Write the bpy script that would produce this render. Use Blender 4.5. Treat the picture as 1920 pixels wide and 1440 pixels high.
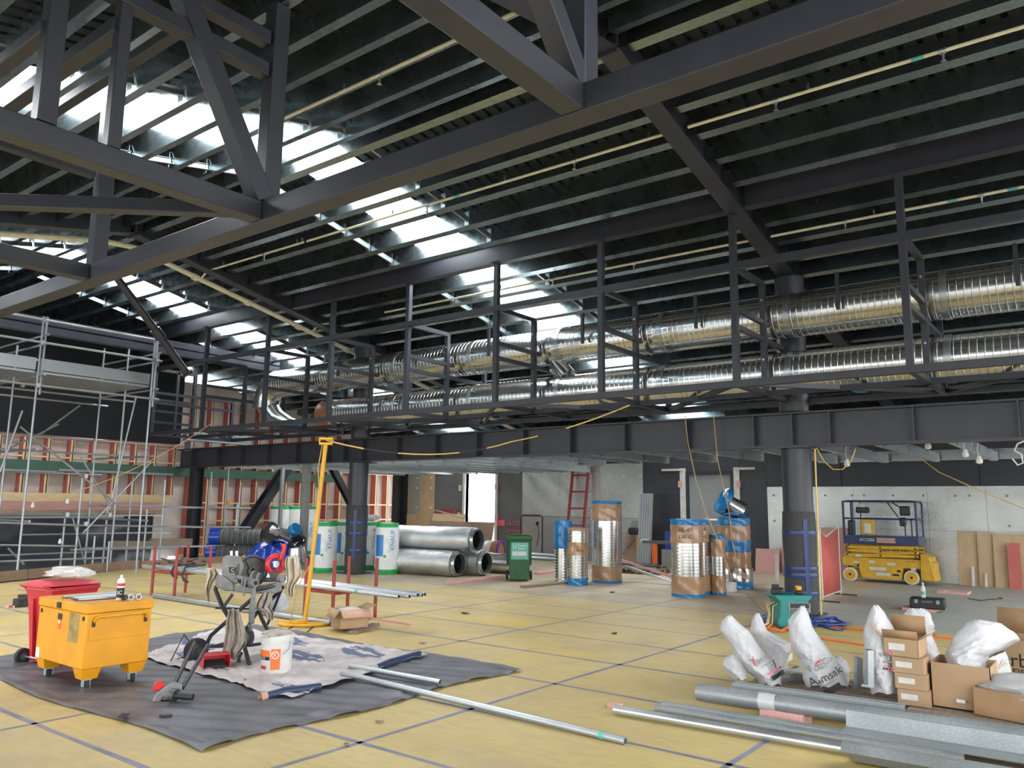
import bpy, bmesh, math, random
from math import sin, cos, pi, sqrt, radians, atan2
from mathutils import Vector as V, Matrix
random.seed(7)
for o in list(bpy.data.objects): bpy.data.objects.remove(o)
S = bpy.context.scene
COL = S.collection

# ------------------------------------------------------------------ camera
F, YAW, PITCH, ROLL, EYE = 1481.4, .9166, .153, .013, 1.65     # focal length in pixels of a 1920 x 1440 frame
_f = V((sin(YAW)*cos(PITCH), cos(YAW)*cos(PITCH), sin(PITCH)))
_r0 = V((cos(YAW), -sin(YAW), 0)); _u0 = _r0.cross(_f)
CR = cos(ROLL)*_r0 + sin(ROLL)*_u0; CU = -sin(ROLL)*_r0 + cos(ROLL)*_u0; CF = _f
cam = bpy.data.cameras.new('camera'); camo = bpy.data.objects.new('camera', cam); COL.objects.link(camo)
m = Matrix((CR, CU, -CF)).transposed().to_4x4(); m.translation = V((0, 0, EYE)); camo.matrix_world = m
cam.sensor_width = 36; cam.lens = F/1920*36; cam.clip_end = 300; S.camera = camo

# ------------------------------------------------------------------ world and light
w = bpy.data.worlds.new('world'); S.world = w; w.use_nodes = True
bg = w.node_tree.nodes['Background']; bg.inputs[0].default_value = (.95, .98, 1.0, 1); bg.inputs[1].default_value = 3.2
S.view_settings.view_transform = 'Standard'; S.view_settings.look = 'None'; S.view_settings.gamma = 1
S.view_settings.use_curve_mapping = False; S.view_settings.exposure = 0.5
SKYLIGHT = 18.0

# ------------------------------------------------------------------ pixel -> place
def on(u, v, **k):
    d = CF + CR*((u-960)/F) - CU*((v-720)/F); o = V((0, 0, EYE))
    ax, val = next(iter(k.items())); i = 'xyz'.index(ax)
    return o + d*((val-o[i])/d[i])
def fl(u, v, z=0): return on(u, v, z=z)

# ------------------------------------------------------------------ materials
MATS = {}
def newmat(name):
    m = bpy.data.materials.new(name); m.use_nodes = True; n = m.node_tree.nodes; MATS[name] = m
    return m, n, m.node_tree.links, n['Principled BSDF']
def pset(b, **k):
    for a, v in k.items(): b.inputs[a.replace('_', ' ')].default_value = v
def noise(n, l, co, scale, detail=4, rough=.55, sc=None):
    t = n.new('ShaderNodeTexNoise'); t.inputs['Scale'].default_value = scale; t.inputs['Detail'].default_value = detail; t.inputs['Roughness'].default_value = rough
    if sc:
        mp = n.new('ShaderNodeMapping'); mp.inputs['Scale'].default_value = sc; l.new(co, mp.inputs[0]); co = mp.outputs[0]
    l.new(co, t.inputs['Vector']); return t.outputs['Fac']
def ramp(n, l, fac, stops):
    r = n.new('ShaderNodeValToRGB'); e = r.color_ramp.elements
    while len(e) < len(stops): e.new(.5)
    for x, (p, c) in zip(e, stops): x.position = p; x.color = (*c, 1)
    l.new(fac, r.inputs[0]); return r.outputs[0]
def mixc(n, l, fac, a, b, mode='MIX'):
    x = n.new('ShaderNodeMix'); x.data_type = 'RGBA'; x.blend_type = mode
    for s, v in ((0, fac), (6, a), (7, b)):
        if isinstance(v, (int, float)): x.inputs[s].default_value = v
        elif isinstance(v, tuple): x.inputs[s].default_value = (*v, 1)
        else: l.new(v, x.inputs[s])
    return x.outputs[2]
def bumpn(n, l, b, h, st=.3, dist=.01):
    u = n.new('ShaderNodeBump'); u.inputs['Strength'].default_value = st; u.inputs['Distance'].default_value = dist
    l.new(h, u.inputs['Height']); l.new(u.outputs[0], b.inputs['Normal'])
def coord(n, kind='Object'):
    if kind == 'World': return n.new('ShaderNodeNewGeometry').outputs['Position']
    return n.new('ShaderNodeTexCoord').outputs[kind]
def mat(name, col, rough=.5, metal=0, var=.12, scale=6, bump=0, bscale=None, sc=None, kind='Object', **k):
    m, n, l, b = newmat(name); c = coord(n, kind); f = noise(n, l, c, scale, sc=sc)
    lo = tuple(max(0, x*(1-var)) for x in col); hi = tuple(min(1, x*(1+var)) for x in col)
    l.new(ramp(n, l, f, [(.3, lo), (.7, hi)]), b.inputs['Base Color']); pset(b, Roughness=rough, Metallic=metal, **k)
    if bump: bumpn(n, l, b, noise(n, l, c, bscale or scale*3, 6), bump)
    return m
def wood(name, col, dark, sc=(1, 14, 14), scale=2.5, rough=.65, kind='Object'):
    m, n, l, b = newmat(name); c = coord(n, kind); f = noise(n, l, c, scale, 6, .6, sc)
    g = noise(n, l, c, 1.3, 3)
    x = ramp(n, l, f, [(.3, dark), (.62, col)]); x = mixc(n, l, .35, x, ramp(n, l, g, [(.3, dark), (.7, col)]))
    l.new(x, b.inputs['Base Color']); pset(b, Roughness=rough); bumpn(n, l, b, f, .15, .004); return m
def floor_mat(name, a, bcol, stain, amt):
    m, n, l, b = newmat(name); c = coord(n, 'World'); f1 = noise(n, l, c, 1.1, 5, .6, (1.0, .35, 1)); f2 = noise(n, l, c, 7, 6, .65, (2.2, .5, 1)); f3 = noise(n, l, c, .55, 4, .7)
    x = ramp(n, l, f1, [(.32, a), (.68, bcol)]); x = mixc(n, l, ramp(n, l, f2, [(.45, (0, 0, 0)), (.75, (.5, .5, .5))]), x, tuple(v*.72 for v in a))
    x = mixc(n, l, ramp(n, l, f3, [(.5, (0, 0, 0)), (.72, (amt, amt, amt))]), x, stain)
    if amt > .58 and a[0] > .5: x = mixc(n, l, ramp(n, l, noise(n, l, c, .9, 3, .5, (1, .5, 1)), [(.60, (0, 0, 0)), (.70, (.55, .55, .55))]), x, (.66, .48, .07))
    x = mixc(n, l, ramp(n, l, noise(n, l, c, 1.6, 6, .75, (.45, 1.6, 1)), [(.56, (0, 0, 0)), (.72, (.6, .6, .6))]), x, stain)
    oi = n.new('ShaderNodeObjectInfo'); x = mixc(n, l, .5, x, ramp(n, l, oi.outputs['Random'], [(0, (.88, .86, .84)), (1, (1, 1, 1))]), 'MULTIPLY')
    l.new(x, b.inputs['Base Color']); pset(b, Roughness=.48); bumpn(n, l, b, f2, .12, .003); return m
def galv(name, col, rough=.32, sp=60, metal=.9, var=.16, bump=.04, kind='Object'):
    m, n, l, b = newmat(name); c = coord(n, kind); v = n.new('ShaderNodeTexVoronoi'); v.inputs['Scale'].default_value = sp; l.new(c, v.inputs['Vector'])
    f = noise(n, l, c, 2.2, 5)
    x = mixc(n, l, .35, ramp(n, l, v.outputs['Distance'], [(0, tuple(q*(1-var) for q in col)), (1, tuple(min(1, q*(1+var)) for q in col))]), ramp(n, l, f, [(.3, tuple(q*(1-var) for q in col)), (.7, col)]))
    l.new(x, b.inputs['Base Color']); l.new(ramp(n, l, f, [(.3, (rough*.75,)*3), (.75, (rough*1.4,)*3)]), b.inputs['Roughness']); pset(b, Metallic=metal)
    if bump: bumpn(n, l, b, noise(n, l, c, 9, 3), bump)
    return m
def foil(name, col, rough=.22, st=.55, sc=(1, 1, 1), scale=14, kind='Object', metal=.95):
    m, n, l, b = newmat(name); c = coord(n, kind); f = noise(n, l, c, scale, 5, .65, sc); g = noise(n, l, c, 1.2, 3)
    l.new(ramp(n, l, g, [(.3, tuple(q*.8 for q in col)), (.7, col)]), b.inputs['Base Color']); pset(b, Roughness=rough, Metallic=metal); bumpn(n, l, b, f, st, .012); return m
def wrap(name, col, rough=.4, scale=9, metal=0):           # building wrap with fine horizontal ribs
    m, n, l, b = newmat(name); c = coord(n, 'World'); t = n.new('ShaderNodeTexWave'); t.bands_direction = 'Z'; t.inputs['Scale'].default_value = scale; t.inputs['Distortion'].default_value = 1.5; t.inputs['Detail'].default_value = 3
    l.new(c, t.inputs['Vector']); f = noise(n, l, c, 1.5, 4)
    x = mixc(n, l, .5, ramp(n, l, t.outputs['Fac'], [(0, tuple(q*.7 for q in col)), (1, tuple(q*1.2 for q in col))]), ramp(n, l, f, [(.3, tuple(q*.75 for q in col)), (.7, tuple(q*1.25 for q in col))]))
    l.new(x, b.inputs['Base Color']); pset(b, Roughness=rough, Metallic=metal); bumpn(n, l, b, t.outputs['Fac'], .25, .01); return m
def film(name, col, trans=.3, rough=.12, bump=.5, scale=10):       # thin plastic film
    m, n, l, b = newmat(name); c = coord(n); f = noise(n, l, c, scale, 5); pset(b, Base_Color=(*col, 1), Roughness=rough, Specular_IOR_Level=.7)
    bumpn(n, l, b, f, bump, .02)
    t = n.new('ShaderNodeBsdfTranslucent'); t.inputs[0].default_value = (*col, 1); x = n.new('ShaderNodeMixShader'); x.inputs[0].default_value = trans
    l.new(b.outputs[0], x.inputs[1]); l.new(t.outputs[0], x.inputs[2]); l.new(x.outputs[0], n['Material Output'].inputs[0]); return m
def clear(name, col=(1, 1, 1), a=.5, rough=.15):                   # clear film or glass
    m, n, l, b = newmat(name); pset(b, Base_Color=(*col, 1), Roughness=rough, Specular_IOR_Level=.8)
    t = n.new('ShaderNodeBsdfTransparent'); t.inputs[0].default_value = (*[.5+.5*q for q in col], 1); x = n.new('ShaderNodeMixShader'); x.inputs[0].default_value = a
    c = coord(n); bumpn(n, l, b, noise(n, l, c, 14, 4), .6, .02)
    l.new(b.outputs[0], x.inputs[1]); l.new(t.outputs[0], x.inputs[2]); l.new(x.outputs[0], n['Material Output'].inputs[0]); return m
def emit(name, col, st):
    m, n, l, b = newmat(name); e = n.new('ShaderNodeEmission'); e.inputs[0].default_value = (*col, 1); e.inputs[1].default_value = st
    l.new(e.outputs[0], n['Material Output'].inputs[0]); return m
def checker_bump(name, col, scale=30):
    m, n, l, b = newmat(name); c = coord(n); v = n.new('ShaderNodeTexVoronoi'); v.inputs['Scale'].default_value = scale; l.new(c, v.inputs['Vector'])
    l.new(ramp(n, l, v.outputs['Distance'], [(.1, tuple(q*1.5 for q in col)), (.5, tuple(q*.7 for q in col))]), b.inputs['Base Color']); pset(b, Roughness=.6); bumpn(n, l, b, v.outputs['Distance'], .5, .01); return m

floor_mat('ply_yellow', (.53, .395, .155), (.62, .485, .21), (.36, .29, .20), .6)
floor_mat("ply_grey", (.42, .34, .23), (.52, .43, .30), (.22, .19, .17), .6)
floor_mat('concrete', (.34, .35, .31), (.44, .45, .40), (.27, .28, .27), .5)
mat('ground', (.33, .33, .32), .9, scale=1)
mat('tape_blue', (.19, .195, .28), .5, var=.3, scale=3, kind='World')
mat('steel_dark', (.036, .039, .052), .40, var=.12, scale=3, bump=.02)
mat('steel_black', (.022, .024, .030), .45, scale=3)
mat('steel_grey', (.27, .28, .27), .5)
galv('galv', (.50, .54, .56), .30, 50)
galv('galv_purlin', (.30, .365, .39), .27, 30, .95, .2)
galv('galv_duct', (.60, .61, .60), .20, 40, .95, .1, .06)
galv('galv_tube', (.42, .45, .47), .38, 90, .75); galv('galv_dull', (.34, .37, .38), .5, 110, .6, .3, .1)
galv('zinc_bright', (.60, .63, .66), .34, 90, .85, .1, 0)
foil('foil', (.78, .80, .80), .25, 1.0, (1, 1, 1), 22)
foil('foil_wall', (.74, .76, .74), .26, .9, (1, 1, 2.2), 16, 'World', .9)
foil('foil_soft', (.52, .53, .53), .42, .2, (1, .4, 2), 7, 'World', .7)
wrap('wrap_black', (.040, .042, .052)); wrap('wrap_grey', (.14, .145, .145), .35)
mat('poly_black', (.030, .032, .040), .28, bump=.6, bscale=5)
mat('tarp_black', (.105, .105, .118), .45, var=.3, scale=3, bump=1.0, bscale=4)
mat('roof_dark', (.012, .015, .018), .4)
mat('skyframe', (.5, .5, .5)); emit('skylight_glow', (.95, .98, 1.0), SKYLIGHT)
wood('pine_light', (.80, .62, .37), (.62, .44, .23)); wood('pine_pink', (.58, .17, .15), (.42, .09, .08)); wood('pine_rose', (.70, .40, .36), (.58, .27, .25))
wood('ply_pale', (.56, .41, .25), (.42, .28, .15), (1, 1, .25), 5); wood('ply_brown', (.36, .25, .19), (.25, .16, .12), (.3, 1, 3), 5); wood('pallet_wood', (.30, .23, .17), (.17, .125, .09)); wood('kerb_wood', (.36, .24, .16), (.22, .14, .09))
mat('paper_wall', (.60, .54, .49), .8, var=.25, scale=1.2); mat('green_beam', (.055, .12, .085), .5); mat('cream', (.56, .54, .42), .6)
mat('red_plastic', (.50, .022, .04), .38, var=.08); mat('red_paint', (.30, .045, .04), .5, var=.25, scale=8); mat('red_gloss', (.60, .02, .025), .3)
mat('yellow_paint', (.70, .30, .006), .40, var=.1, scale=4); mat('yellow_lift', (.62, .36, .02), .45, var=.15, scale=5); mat('yellow_pole', (.70, .36, .012), .4)
mat('grease', (.30, .21, .06), .5, var=.4, scale=9)
mat('blue_lift', (.02, .035, .11), .4); mat('white', (.78, .78, .77), .5, var=.04); mat('offwhite', (.62, .61, .58), .55); mat('black', (.015, .015, .016), .5); mat('rubber', (.03, .03, .032), .75)
mat('cast_grey', (.20, .205, .20), .5, metal=.2, var=.2, scale=12, bump=.1); mat('cast_dark', (.07, .07, .068), .45, metal=.4, var=.3, scale=14)
mat('cardboard', (.40, .265, .15), .75, var=.08, scale=3); mat('card_dark', (.36, .215, .11), .7); mat('card_pink', (.55, .33, .24), .75)
mat('pack_tape', (.40, .235, .125), .22, var=.2, scale=3, bump=.3, bscale=6, Specular_IOR_Level=.8)
film('blue_film', (.012, .22, .55), .12, .1, .9, 7); film('blue_tarp', (.012, .06, .45), .05, .2, .8, 6); film('bag_white', (.64, .64, .66), .3, .4, .9, 9); film('bag_clear', (.66, .66, .67), .45, .3, .9, 10)
clear('film_clear', (.95, .95, .95), .55); clear('glass', (.85, .9, .9), .8, .03)
mat('cloth_rag', (.42, .37, .32), .85, var=.25, scale=12, bump=.6, bscale=10); mat('cloth_pale', (.66, .58, .46), .85, var=.2, scale=10, bump=.6, bscale=10)
mat('canvas_white', (.50, .455, .45), .8, var=.3, scale=3, bump=.4, bscale=5); mat('canvas_blue', (.105, .125, .22), .75, var=.25, scale=8); mat('navy', (.022, .034, .085), .5)
mat('bin_green', (.012, .085, .025), .42); mat('bin_teal', (.12, .42, .36), .5); mat('teal', (.012, .20, .19), .42); mat('knauf_white', (.76, .79, .79), .35); mat('knauf_blue', (.03, .22, .60), .35); mat('knauf_green', (.02, .38, .10), .35)
mat('orange', (.75, .13, .025), .5); mat('cord_blue', (.02, .06, .30), .45); mat('cord_orange', (.72, .15, .04), .5); mat('cord_yellow', (.72, .50, .14), .5); mat('cord_tan', (.52, .33, .12), .5)
mat('flex_grey', (.10, .105, .11), .5); mat('purple', (.10, .035, .28), .5); mat('gold_tin', (.62, .46, .18), .35, metal=.5); mat('mesh_red', (.52, .10, .08), .7); mat('drum_brown', (.30, .12, .07), .45); mat('sprinkler_cream', (.66, .62, .46), .45)
mat('print_grey', (.20, .20, .20), .6); mat('pink_print', (.85, .12, .25), .6); mat('orange_sign', (.80, .16, .03), .5); mat('tape_dkblue', (.010, .035, .15), .3); mat('copper', (.45, .30, .2), .35, metal=.5)
checker_bump('bubble_wrap', (.045, .048, .052), 60); mat('void_black', (.008, .009, .012), .8)

# ------------------------------------------------------------------ mesh helpers
def frame(d, up=(0, 0, 1)):
    d = V(d).normalized(); up = V(up)
    if abs(d.dot(up.normalized())) > .98: up = V((1, 0, 0)) if abs(d.x) < .9 else V((0, 1, 0))
    s = up.cross(d).normalized(); return d, s, d.cross(s)
class MB:
    def __init__(self): self.v = []; self.f = []; self.m = []; self.s = []
    def add(self, vs, fs, m=0, sm=False):
        b = len(self.v); self.v += [tuple(p) for p in vs]; self.f += [tuple(b+i for i in f) for f in fs]; self.m += [m]*len(fs); self.s += [sm]*len(fs); return self
    def hexa(self, p, m=0):          # p: 8 points, bottom ring then top ring
        return self.add(p, [(3, 2, 1, 0), (4, 5, 6, 7), (0, 1, 5, 4), (1, 2, 6, 5), (2, 3, 7, 6), (3, 0, 4, 7)], m)
    def box(self, c, s, rz=0, m=0, taper=1.0):
        x, y, z = (q/2 for q in s); C = V(c); a, b = cos(rz), sin(rz); P = []
        for zz, t in ((-z, taper), (z, 1)):
            for qx, qy in ((-x, -y), (x, -y), (x, y), (-x, y)): P.append(C+V((a*qx*t-b*qy*t, b*qx*t+a*qy*t, zz)))
        return self.hexa(P, m)
    def span(self, a, b, m=0): a = V(a); b = V(b); return self.box((a+b)/2, [abs(q) for q in b-a], 0, m)
    def sweep(self, sec, p0, p1, up=(0, 0, 1), m=0, sm=False, caps=True):
        p0 = V(p0); p1 = V(p1); d, s, u = frame(p1-p0, up); n = len(sec)
        vs = [p+s*a+u*b for p in (p0, p1) for a, b in sec]
        fs = [(i, (i+1) % n, n+(i+1) % n, n+i) for i in range(n)]
        if caps: fs += [tuple(range(n))[::-1], tuple(range(n, 2*n))]
        return self.add(vs, fs, m, sm)
    def beam(self, p0, p1, w, h, up=(0, 0, 1), m=0): return self.sweep([(-w/2, -h/2), (w/2, -h/2), (w/2, h/2), (-w/2, h/2)], p0, p1, up, m)
    def tube(self, pts, r, n=8, m=0, caps=True, closed=False, up=(0, 0, 1)):
        pts = [V(p) for p in pts]; k = len(pts); R = r if isinstance(r, (list, tuple)) else [r]*k; vs = []; prev = None
        for i, p in enumerate(pts):
            d = (pts[(i+1) % k]-pts[i-1]) if closed else (pts[min(i+1, k-1)]-pts[max(i-1, 0)])
            if d.length < 1e-9: d = V((0, 0, 1))
            if prev is None: _, s, u = frame(d, up)
            else:
                d = d.normalized(); s = (prev-d*prev.dot(d))
                s = s.normalized() if s.length > 1e-6 else frame(d, up)[1]
                u = d.cross(s)
            prev = s
            vs += [p+(s*cos(2*pi*j/n)+u*sin(2*pi*j/n))*R[i] for j in range(n)]
        fs = []; q = k if closed else k-1
        for i in range(q):
            a, b = i*n, ((i+1) % k)*n; fs += [(a+j, a+(j+1) % n, b+(j+1) % n, b+j) for j in range(n)]
        self.add(vs, fs, m, True)
        if caps and not closed:
            b = len(self.v)-len(vs); self.f += [tuple(b+j for j in range(n))[::-1], tuple(b+(k-1)*n+j for j in range(n))]; self.m += [m]*2; self.s += [False]*2
        return self
    def cyl(self, p0, p1, r, r1=None, n=16, m=0, caps=True): return self.tube([p0, p1], [r, r if r1 is None else r1], n, m, caps)
    def lathe(self, prof, o=(0, 0, 0), ax=(0, 0, 1), n=24, m=0, up=(1, 0, 0), caps=False):     # prof: (radius, height, [material])
        o = V(o); d, s, u = frame(ax, up); vs = []
        for q in prof: vs += [o+d*q[1]+(s*cos(2*pi*j/n)+u*sin(2*pi*j/n))*q[0] for j in range(n)]
        b = len(self.v); self.v += [tuple(p) for p in vs]
        for i in range(len(prof)-1):
            mm = prof[i][2] if len(prof[i]) > 2 else m
            for j in range(n): self.f.append((b+i*n+j, b+i*n+(j+1) % n, b+(i+1)*n+(j+1) % n, b+(i+1)*n+j)); self.m.append(mm); self.s.append(True)
        if caps:
            self.f += [tuple(b+j for j in range(n))[::-1], tuple(b+(len(prof)-1)*n+j for j in range(n))]; self.m += [m]*2; self.s += [False]*2
        return self
    def grid(self, nx, ny, fn, m=0, sm=True):
        vs = [fn(i/nx, j/ny) for j in range(ny+1) for i in range(nx+1)]; k = nx+1
        mm = m if callable(m) else None; b = len(self.v); self.v += [tuple(p) for p in vs]
        for j in range(ny):
            for i in range(nx):
                self.f.append((b+j*k+i, b+j*k+i+1, b+(j+1)*k+i+1, b+(j+1)*k+i)); self.m.append(mm((i+.5)/nx, (j+.5)/ny) if mm else m); self.s.append(sm)
        return self
    def prism(self, poly, fn, t0, t1, m=0):        # poly 2-D, fn(a,b,t)->point
        n = len(poly); vs = [fn(a, b, t) for t in (t0, t1) for a, b in poly]
        return self.add(vs, [(i, (i+1) % n, n+(i+1) % n, n+i) for i in range(n)]+[tuple(range(n))[::-1], tuple(range(n, 2*n))], m)
    def build(self, name, mats, parent=None, loc=None, rz=0, bevel=0, thick=0, sharp=40, sub=0, **t):
        me = bpy.data.meshes.new(name); me.from_pydata(self.v, [], self.f)
        for x in ([mats] if isinstance(mats, str) else mats): me.materials.append(MATS[x])
        me.polygons.foreach_set('material_index', self.m); me.polygons.foreach_set('use_smooth', self.s)
        bm = bmesh.new(); bm.from_mesh(me); bmesh.ops.recalc_face_normals(bm, faces=bm.faces); bm.to_mesh(me); bm.free()
        me.set_sharp_from_angle(angle=radians(sharp)); me.update()
        return place(me, name, parent, loc, rz, bevel, thick, sub, **t)
def place(me, name, parent=None, loc=None, rz=0, bevel=0, thick=0, sub=0, **t):
    o = bpy.data.objects.new(name, me); COL.objects.link(o)
    if parent: o.parent = parent
    if loc is not None: o.location = loc
    o.rotation_euler.z = rz
    if thick: q = o.modifiers.new('solid', 'SOLIDIFY'); q.thickness = thick; q.offset = 0
    if bevel: q = o.modifiers.new('bevel', 'BEVEL'); q.width = bevel; q.segments = 2; q.limit_method = 'ANGLE'; q.angle_limit = radians(40)
    if sub: q = o.modifiers.new('sub', 'SUBSURF'); q.levels = q.render_levels = sub
    tag(o, **t); return o
def tag(o, label=None, cat=None, group=None, kind=None):
    if label: o['label'] = label
    if cat: o['category'] = cat
    if group: o['group'] = group
    if kind: o['kind'] = kind
    return o
def thing(name, label, cat, loc=(0, 0, 0), rz=0, group=None, kind=None):
    o = bpy.data.objects.new(name, None); COL.objects.link(o); o.location = loc; o.rotation_euler.z = rz; o.empty_display_size = .1
    return tag(o, label, cat, group, kind)
def struct(name): return tag(thing(name, None, None), kind='structure')
def copy_tree(o, loc=None, rz=None, parent=None, label=None):
    c = o.copy(); COL.objects.link(c)
    if parent: c.parent = parent
    if loc is not None: c.location = loc
    if rz is not None: c.rotation_euler.z = rz
    if label: c['label'] = label
    for k in list(o.children):
        if k.name in COL.objects: copy_tree(k, parent=c)
    return c
def text_mb(s, size, fn, m=0, mb=None, align='CENTER', ext=0):           # letters as flat mesh, fn(x,y) -> point
    cu = bpy.data.curves.new('t', 'FONT'); cu.body = s; cu.size = size; cu.align_x = align; cu.align_y = 'CENTER'; cu.resolution_u = 2
    to = bpy.data.objects.new('t', cu); COL.objects.link(to); dg = bpy.context.evaluated_depsgraph_get(); me = bpy.data.meshes.new_from_object(to.evaluated_get(dg))
    mb = mb or MB(); mb.add([fn(p.co.x, p.co.y) for p in me.vertices], [tuple(p.vertices) for p in me.polygons], m)
    bpy.data.objects.remove(to); bpy.data.curves.remove(cu); bpy.data.meshes.remove(me); return mb
def planar(o, ax, ay): o, ax, ay = V(o), V(ax), V(ay); return lambda x, y: o+ax*x+ay*y
def around(c, r, a0, z0, flip=1):               # text wrapped on an upright cylinder
    return lambda x, y: V((c[0]+r*cos(a0+flip*x/r), c[1]+r*sin(a0+flip*x/r), z0+y))
def lerp(a, b, t): return V(a)*(1-t)+V(b)*t
def arc(c, r, a0, a1, n, ax=(1, 0, 0), ay=(0, 1, 0)): return [V(c)+V(ax)*r*cos(a0+(a1-a0)*i/n)+V(ay)*r*sin(a0+(a1-a0)*i/n) for i in range(n+1)]
def csec(d, b, lip, t=.006):             # C profile: web at s=0, flanges towards +s, u centred
    return [(0, -d/2), (b, -d/2), (b, -d/2+lip), (b-t, -d/2+lip), (b-t, -d/2+t), (t, -d/2+t), (t, d/2-t), (b-t, d/2-t), (b-t, d/2-lip), (b, d/2-lip), (b, d/2), (0, d/2)]
def isec(d, b, tf=.02, tw=.012): return [(-b/2, -d/2), (b/2, -d/2), (b/2, -d/2+tf), (tw/2, -d/2+tf), (tw/2, d/2-tf), (b/2, d/2-tf), (b/2, d/2), (-b/2, d/2), (-b/2, d/2-tf), (-tw/2, d/2-tf), (-tw/2, -d/2+tf), (-b/2, -d/2+tf)]
def sag(a, b, d, n=14): return [lerp(a, b, i/n)-V((0, 0, d*4*(i/n)*(1-i/n))) for i in range(n+1)]
def ordinal(i): return ['first', 'second', 'third', 'fourth', 'fifth', 'sixth', 'seventh', 'eighth', 'ninth', 'tenth', 'eleventh', 'twelfth'][i]
# ================================================================== FLOOR
GX = lambda j: 6.434+1.2147*j
GY = lambda i: 4.379+2.2051*i
floor = struct('floor')
def poly_slab(name, pts, z0, z1, mt, parent=None, **t):
    return MB().prism(pts, lambda a, b, q: V((a, b, q)), z0, z1).build(name, mt, parent, **t)
poly_slab('subfloor', [(-6, -8), (21.2, -8), (21.2, 23.1), (13.4, 23.1), (13.4, 19.9), (10.4, 19.55), (4.0, 16.75), (-6, 12.4)], -.3, -.004, 'ply_grey', floor)
poly_slab('concrete_slab', [(12.52, -8), (21.2, -8), (21.2, 4.372), (12.52, 4.372)], -.004, .0, 'concrete', floor)
poly_slab('ply_offcut', [(GX(-4), GY(6)+.004), (10.2, GY(6)+.004), (10.2, 19.42), (4.3, 16.84)][1:]+[(4.3, 17.0)], -.003, -.0005, 'ply_yellow', floor)
sh = {}
for j in range(-6, 12):
    for i in range(-3, 6):
        if GX(j) > 12.4 and GY(i+1) < 4.5: continue
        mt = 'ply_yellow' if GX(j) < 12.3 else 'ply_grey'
        if mt not in sh:
            o = MB().span((.002, .002, -.0035), (1.2127, 2.2031, 0)).build('floor_sheet', mt, floor); sh[mt] = o.data
        else: o = place(sh[mt], 'floor_sheet', floor)
        o.location = (GX(j), GY(i), 0)
rnd = random.Random(3)
def tape(a, b, wd):
    a = V(a); b = V(b); n = max(2, int((b-a).length/.6)); d, s, u = frame(b-a); k = rnd.random()*9
    MB().grid(n, 1, lambda p, q: lerp(a, b, p)+s*((q-.5)*wd*(1+.15*sin(p*n*1.7+k))+.006*sin(p*n*.9+k))+V((0, 0, .0012)), sm=False).build('seam_tape', 'tape_blue', floor)
for i in range(-2, 6): tape((-1, GY(i), 0), (12.4 if i < 1 else 16.5, GY(i), 0), .045 if i < 3 else .03)
for j in range(-4, 9): tape((GX(j), -1.5 if j < 5 else 4.4, 0), (GX(j), 16.5, 0), .045 if j < 2 else (.032 if j < 5 else .022))
poly_slab('lower_floor', [(-6, 10), (13.4, 10), (13.4, 23.2), (-6, 23.2)], -1.4, -1.25, 'ground', floor)
g = MB()
for x0, y0, x1, y1 in ((-90, -90, -6, 90), (21.4, -90, 110, 90), (-6, -90, 21.4, -8), (-6, 23.5, 21.4, 90)): g.span((x0, y0, -.5), (x1, y1, -.3))
g.build('ground', 'ground', kind='structure')
# timber kerb round the opening in the floor
kb = thing('kerb_upstand', 'brown timber kerb boards edging the floor below the scaffold', 'kerb')
for a, b, h in (((4.0, 17.0), (7.35, 18.42), .2), ((7.37, 18.43), (10.35, 19.55), .2), ((10.4, 19.56), (13.3, 19.9), .17)):
    MB().beam((*a, h/2), (*b, h/2), .045, h).build('kerb_board', 'kerb_wood', kb)

# ================================================================== ROOF
TA = .205; RIDGE = 7.15; Z0 = 6.85; ang = math.atan(TA)
def zp(x): return Z0-TA*abs(x-RIDGE)                       # underside of the purlins
roof = struct('ceiling')
SPANS = [(-2.6, 4.05), (4.33, 14.62), (14.9, 23)]
def nrm(x): return V((TA if x > RIDGE else -TA, 0, 1)).normalized()
xs_far = [7.30+.598*k for k in range(24) if k != 6]; xs_near = [6.95-.598*k for k in range(21)]
sec = [(-a, b) for a, b in csec(.35, .13, .03)]
pm = {}
for x in xs_far+xs_near:
    for k, (y0, y1) in enumerate(SPANS):
        key = (x > RIDGE, k); n = nrm(x)
        if key not in pm:
            o = MB().sweep(sec, (0, y0, 0), (0, y1, 0), n).build('purlin', 'galv_purlin', roof); pm[key] = o.data
        else: o = place(pm[key], 'purlin', roof)
        o.location = V((x, 0, zp(x)))+n*.175
# bolted end cleats beside the two rafters and the bridging lines
cl = None
BR = (8.4, 10.85, 17.2, 19.9)
for yb in BR:
    for xs in (xs_far, xs_near):
        for a, b in zip(xs[:-1], xs[1:]):
            if abs(b-a) > .7 or yb > 12 and a < 5: continue
            n = nrm(a); p0 = V((a, yb, zp(a)))+n*.1; p1 = V((b, yb, zp(b)))+n*.1
            d = (p1-p0).normalized()
            key = ('br', a > RIDGE)
            if key not in pm:
                L = (p1-p0).length; mb = MB().sweep(csec(.09, .04, .0, .005), (0, 0, 0), d*(L-.02), n)
                mb.box(d*.03+n*.02+V((0, .03, 0)), (.008, .09, .24)); mb.box(d*(L-.05)+n*.02+V((0, .03, 0)), (.008, .09, .24))
                o = mb.build('bridging', 'galv', roof); pm[key] = o.data
            else: o = place(pm[key], 'bridging', roof)
            o.location = p0+d*.01
SKY = [(9.2, 10.3), (17.95, 19.0)]
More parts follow.
